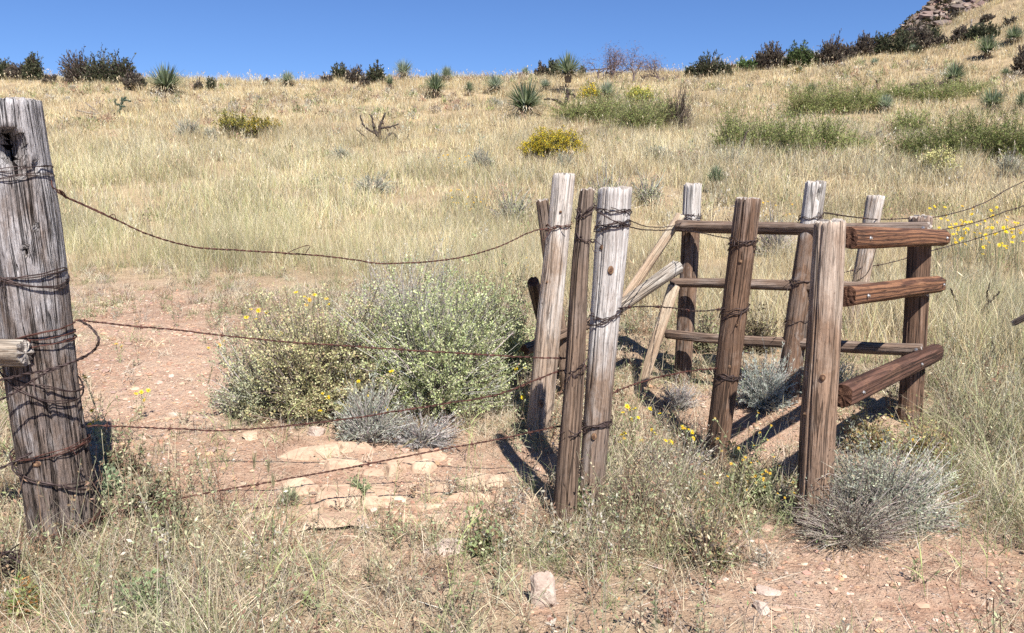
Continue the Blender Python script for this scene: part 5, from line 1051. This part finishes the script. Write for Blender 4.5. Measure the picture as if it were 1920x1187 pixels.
for (u, v, l, hs) in ((1440, 960, "budding dry daisy leaning across the path, left of the nearest post", 16), (1400, 900, "budding dry daisy before the brown leaning post", 12), (1470, 985, "budding dry daisy close at the left of the nearest post", 10), (1375, 985, "budding dry daisy at the right edge of the weed tangle", 9), (1655, 880, "budding dry daisy beneath the lowest stained rail", 10)):
    daisy(u, v, [(u + rng.uniform(-60, 60), v - rng.uniform(50, 130)) for _ in range(hs)], l, 3.6, "budding dry daisies", me=FO)
cnt = 0
PL = ["between the stained rail end and the wire", "just beyond the stained rails", "below the second far wire", "under the charred stick's left side", "where the flowers begin to thin", "in the middle of the yellow patch", "at the densest part of the yellow patch", "with the tallest stems of the patch", "over the charred sticks", "in the paler grass right of centre of the patch", "close before the right edge", "at the right edge, upper side", "at the right edge, lower side", "hidden low in the pale grass"]
for i in range(14):
    u = 1760 + (i * 12.2) + rng.uniform(-5, 5); vb = rng.uniform(500, 545)
    hs = [(u + rng.uniform(-16, 16), np.interp(u, [1750, 1800, 1920], [415, 425, 442]) + rng.normal(0, 18)) for _ in range(8)]
    daisy(u, vb, hs, "yellow daisy at right " + PL[i], 3.7, "yellow daisies in the right hand patch", leaf=False)
for (u, v, l) in ((905, 410, "orange yellow daisies in the grass left of the slender pale post"), (870, 395, "faint orange daisies farther left in the grass"), (850, 330, "faint orange patch of a daisy on the slope above the bush"), (1460, 420, "sparse yellow daisy behind the top weathered rail"), (960, 520, "yellow orange daisy above the right end of the thicket")):
    daisy(u, v, [(u + rng.uniform(-30, 30), v - rng.uniform(12, 42)) for _ in range(12)], l, 2.6, "daisies out on the slope", leaf=False, me=FO)

# ---- tall foreground grass stalks with seed heads
def stalk(b, mid, t, head, label, w=.0022, green=(.38, .42, .18), y=None, leafy=True):
    p = flat(*b) if y is None else P(*b, y); p.z = hz(p.x, p.y) if b[1] < 1187 else p.z
    root = empty("grass_stalk", p); tag(root, label, "grass stalk", "tall grass stalks in front of the gate")
    c = catmull([p, P(*mid, p.y), P(*t, p.y)], 10) - np.array(tuple(p)); G = Geo(); tubes(G, c[None], (np.linspace(w, w * .45, len(c)) * .6)[None], green, 4)
    if leafy:
        for f in (.2, .38, .55):
            q = c[int(f * len(c))]; L = rng.uniform(.1, .2); blades(G, q[None], rng.uniform(0, 6.28, 1), np.array([.5]), np.array([.5]), np.array([L]), np.array([.005]), np.array([green]), 4)
    G.build("stem", M_GRASS, root)
    if head:
        H = Geo(); e = c[-1]; d = np.array([head[0], 0, head[1]]) * mpp(p); n = 46; s = rng.random(n)[:, None]
        leaves(H, e + d * s, nrm(d[None]) + rng.normal(0, .16, (n, 3)), rng.uniform(.025, .05, n), np.full(n, .0022), pal([(.30, .28, .16), (.42, .38, .24), (.22, .19, .12)], n)); H.build("seed_head", M_GRASS, root)
for a in (((547, 1165), (600, 1075), (688, 992), (30, -2), "stalk arching right with a nodding seed head over the front grass"), ((560, 1160), (640, 1000), (690, 950), None, "green blade crossing behind the nodding stalk"),
          ((503, 1110), (511, 1010), (513, 920), (0, 20), "upright stalk with a dark fuzzy head below the lowest wire"), ((475, 1060), (478, 960), (476, 885), (2, 24), "upright stalk with a seed head just left of the fuzzy headed one"), ((462, 1070), (452, 980), (436, 880), None, "thin yellow stalk left of the two seed headed ones"),
          ((486, 1075), (500, 960), (503, 890), (1, 18), "short dark headed stalk standing between its neighbours"), ((505, 1120), (530, 1010), (566, 905), None, "yellow green straw slanting right below the lowest wire"),
          ((824, 1183), (856, 1040), (881, 822), None, "tall yellow green stalk at the bottom, nearly upright"), ((828, 1183), (868, 1010), (892, 838), None, "second tall stalk growing beside the nearly upright one"), ((850, 1150), (880, 1000), (905, 850), None, "thin straw stalk right of the two tall ones"),
          ((735, 960), (745, 880), (752, 840), (16, 12), "stalk whose pale head hangs over the pale rocks", ), ((410, 860), (402, 800), (388, 725), (10, 30), "stalk with two dry heads left of the thicket"), ((536, 830), (540, 780), (536, 758), (3, 28), "stalk with a narrow head in front of the thicket"),
          ((880, 860), (876, 790), (850, 745), (-8, -8), "stalk with a pale feathery head at the right of the thicket"), ((895, 860), (884, 800), (878, 760), (2, -14), "stalk with a drooping pale head beside the feathery one"),
          ((1185, 850), (1200, 720), (1212, 640), None, "long straw stalk rising right of the broad post"), ((1735, 1120), (1725, 1040), (1718, 960), None, "thin dry stalk standing in the bare soil at lower right"), ((1800, 1100), (1803, 1010), (1795, 930), None, "upright dry stalk right of the others in the bare soil"), ((1850, 1080), (1852, 990), (1844, 880), None, "tallest dry stalk near the right edge of the bare soil"),
          ((190, 800), (205, 755), (216, 738), None, "dark narrow blade beside the thick post daisies")):
    stalk(*a)

# ---- stones
def stone(u, v, w, h, label, mat, seed, flatn=.45, sub=3, name="rock", d=.8, sink=.25, rz=0, cat="rock"):
    p = at(u, v); m = mpp(p); V, T = ico(); 
    for _ in range(sub):
        nv = list(map(tuple, V)); c = {}; nt = []
        def mid(a, b):
            k = (min(a, b), max(a, b))
            if k not in c: q = (np.array(nv[a]) + np.array(nv[b])) / 2; nv.append(tuple(q / np.linalg.norm(q))); c[k] = len(nv) - 1
            return c[k]
        for a, b, cc in T: x, y, z = mid(a, b), mid(b, cc), mid(cc, a); nt += [(a, x, z), (b, y, x), (cc, z, y), (x, y, z)]
        V, T = np.array(nv), np.array(nt)
    V = V.copy(); V = np.sign(V) * np.abs(V) ** flatn_pow(flatn)
    RR = random_(seed + 90)
    for _ in range(13):
        nn = nrm(RR.normal(size=3) * np.array([1, 1, .8])); cc = RR.uniform(.55, .82); dt = V @ nn; V = V - np.maximum(dt - cc, 0)[:, None] * nn
    f = np.array([1 + .20 * mn.noise((q[0] * 1.3 + seed, q[1] * 1.3, q[2] * 1.3)) + .09 * mn.noise((q[0] * 4 + seed, q[1] * 4, q[2] * 4)) + .03 * mn.noise((q[0] * 11 + seed, q[1] * 11, q[2] * 11)) for q in V])
    V = V * f[:, None] * np.array([w * m / 2, w * m / 2 * d, h * m]); V = V @ np.array(Matrix.Rotation(rz, 3, 'Z')).T
    G = Geo(); G.add(V, T, (1, 1, 1)); o = G.build(name, mat, smooth=False, loc=p + Vector((0, 0, h * m * (1 - 2 * sink) * .5))); tag(o, label, cat); return o
def flatn_pow(k): return .45 + k * .6
stone(1020, 1132, 58, 54, "whitish rounded stone standing in the front grass", M_ROCKG, 3, .95, 4, d=.8, sink=.15)
def ledge():
    V0 = Vector((-.60, 3.98, 0)); xs = np.linspace(-1.35, .25, 230); ys = np.linspace(3.25, 4.75, 210); X, Y = np.meshgrid(xs, ys)
    R = random_(77); n = 95; sx = R.uniform(-1.35, .25, n); sy = R.uniform(3.25, 4.75, n); hc = R.uniform(-.035, .05, n); tx = R.normal(0, .09, n); ty = R.normal(.03, .09, n)
    wx = X + .10 * (fbm(X * 5, Y * 5, 201, 3) - .5); wy = Y + .10 * (fbm(X * 5 + 9, Y * 5, 202, 3) - .5)
    D = np.sqrt((wx[..., None] - sx) ** 2 + ((wy[..., None] - sy) * 1.5) ** 2); o = np.argsort(D, -1)[..., :2]; d1 = np.take_along_axis(D, o[..., :1], -1)[..., 0]; d2 = np.take_along_axis(D, o[..., 1:], -1)[..., 0]; k = o[..., 0]
    u, v = to_px(X, Y, height(X, Y))
    m = np.zeros(X.shape)
    for (cu, cv, ru, rv, kk) in ((700, 862, 175, 46, 1.0), (650, 920, 150, 42, .85), (860, 905, 150, 40, .8), (600, 975, 110, 30, .7), (840, 965, 120, 34, .65), (1000, 900, 60, 30, .3), (760, 1000, 200, 40, .55)):
        m = np.maximum(m, kk * np.clip(1.3 - ((u - cu) / ru) ** 2 - ((v - cv) / rv) ** 2, 0, 1))
    Z = hc[k] + tx[k] * (wx - sx[k]) * 1.0 + ty[k] * (wy - sy[k]) - .05 * np.exp(-((d2 - d1) / .018) ** 2) + .012 * (fbm(X * 14, Y * 14, 203, 4) - .5) + .006 * (fbm(X * 50, Y * 50, 204, 3) - .5)
    Z = height(X, Y) + np.minimum(Z + .012, .055) + (m - 1) * .07
    nx = len(xs); V = np.stack([X, Y, Z], -1).reshape(-1, 3); i = (np.arange(len(ys) - 1)[:, None] * nx + np.arange(nx - 1)[None]).ravel(); keep = (m.ravel()[i] > .02); i = i[keep]
    T = np.concatenate([np.stack([i, i + 1, i + nx + 1], 1), np.stack([i, i + nx + 1, i + nx], 1)])
    G = Geo(); G.add(V, T, (1, 1, 1)); tag(G.build("rock_ledge", M_ROCK, smooth=False), "broad broken pale tan rock ledge half buried in front of the silver sagebrush", "rock ledge")
ledge()
for i, (u, v, w, h, l) in enumerate(((930, 906, 62, 13, "pale rock half buried near the narrow brown post"), (835, 1036, 90, 15, "grey streaked rock with a dark overhang in the front grass"), (665, 1078, 36, 10, "small reddish stone in the soil at bottom centre"), (1428, 1143, 40, 13, "grey purple stone at lower right"), (1440, 1112, 60, 8, "orange tan flat stone at lower right above the grey purple one"),
      (1050 - 370, 1100, 22, 7, "little pale pebble beside the small reddish stone"), (490, 752, 30, 9, "small buff stone in the soil left of the thicket"), (262, 768, 26, 6, "small buff stone on the bare soil near the thick post"), (470, 820, 40, 9, "small rock touching the third wire's knot from below"), (590, 815, 34, 12, "grey white stone under the left of the silver sagebrush"), (1910 - 20, 1010, 20, 6, "tan pebble at the right edge of the bare soil"))):
    stone(u, v, w, h, l, M_ROCKG if 'grey' in l else M_ROCK, 10 + i, .35 + .3 * ((i * 7) % 3) / 2, 3, d=.75, sink=.3, rz=i * .7)
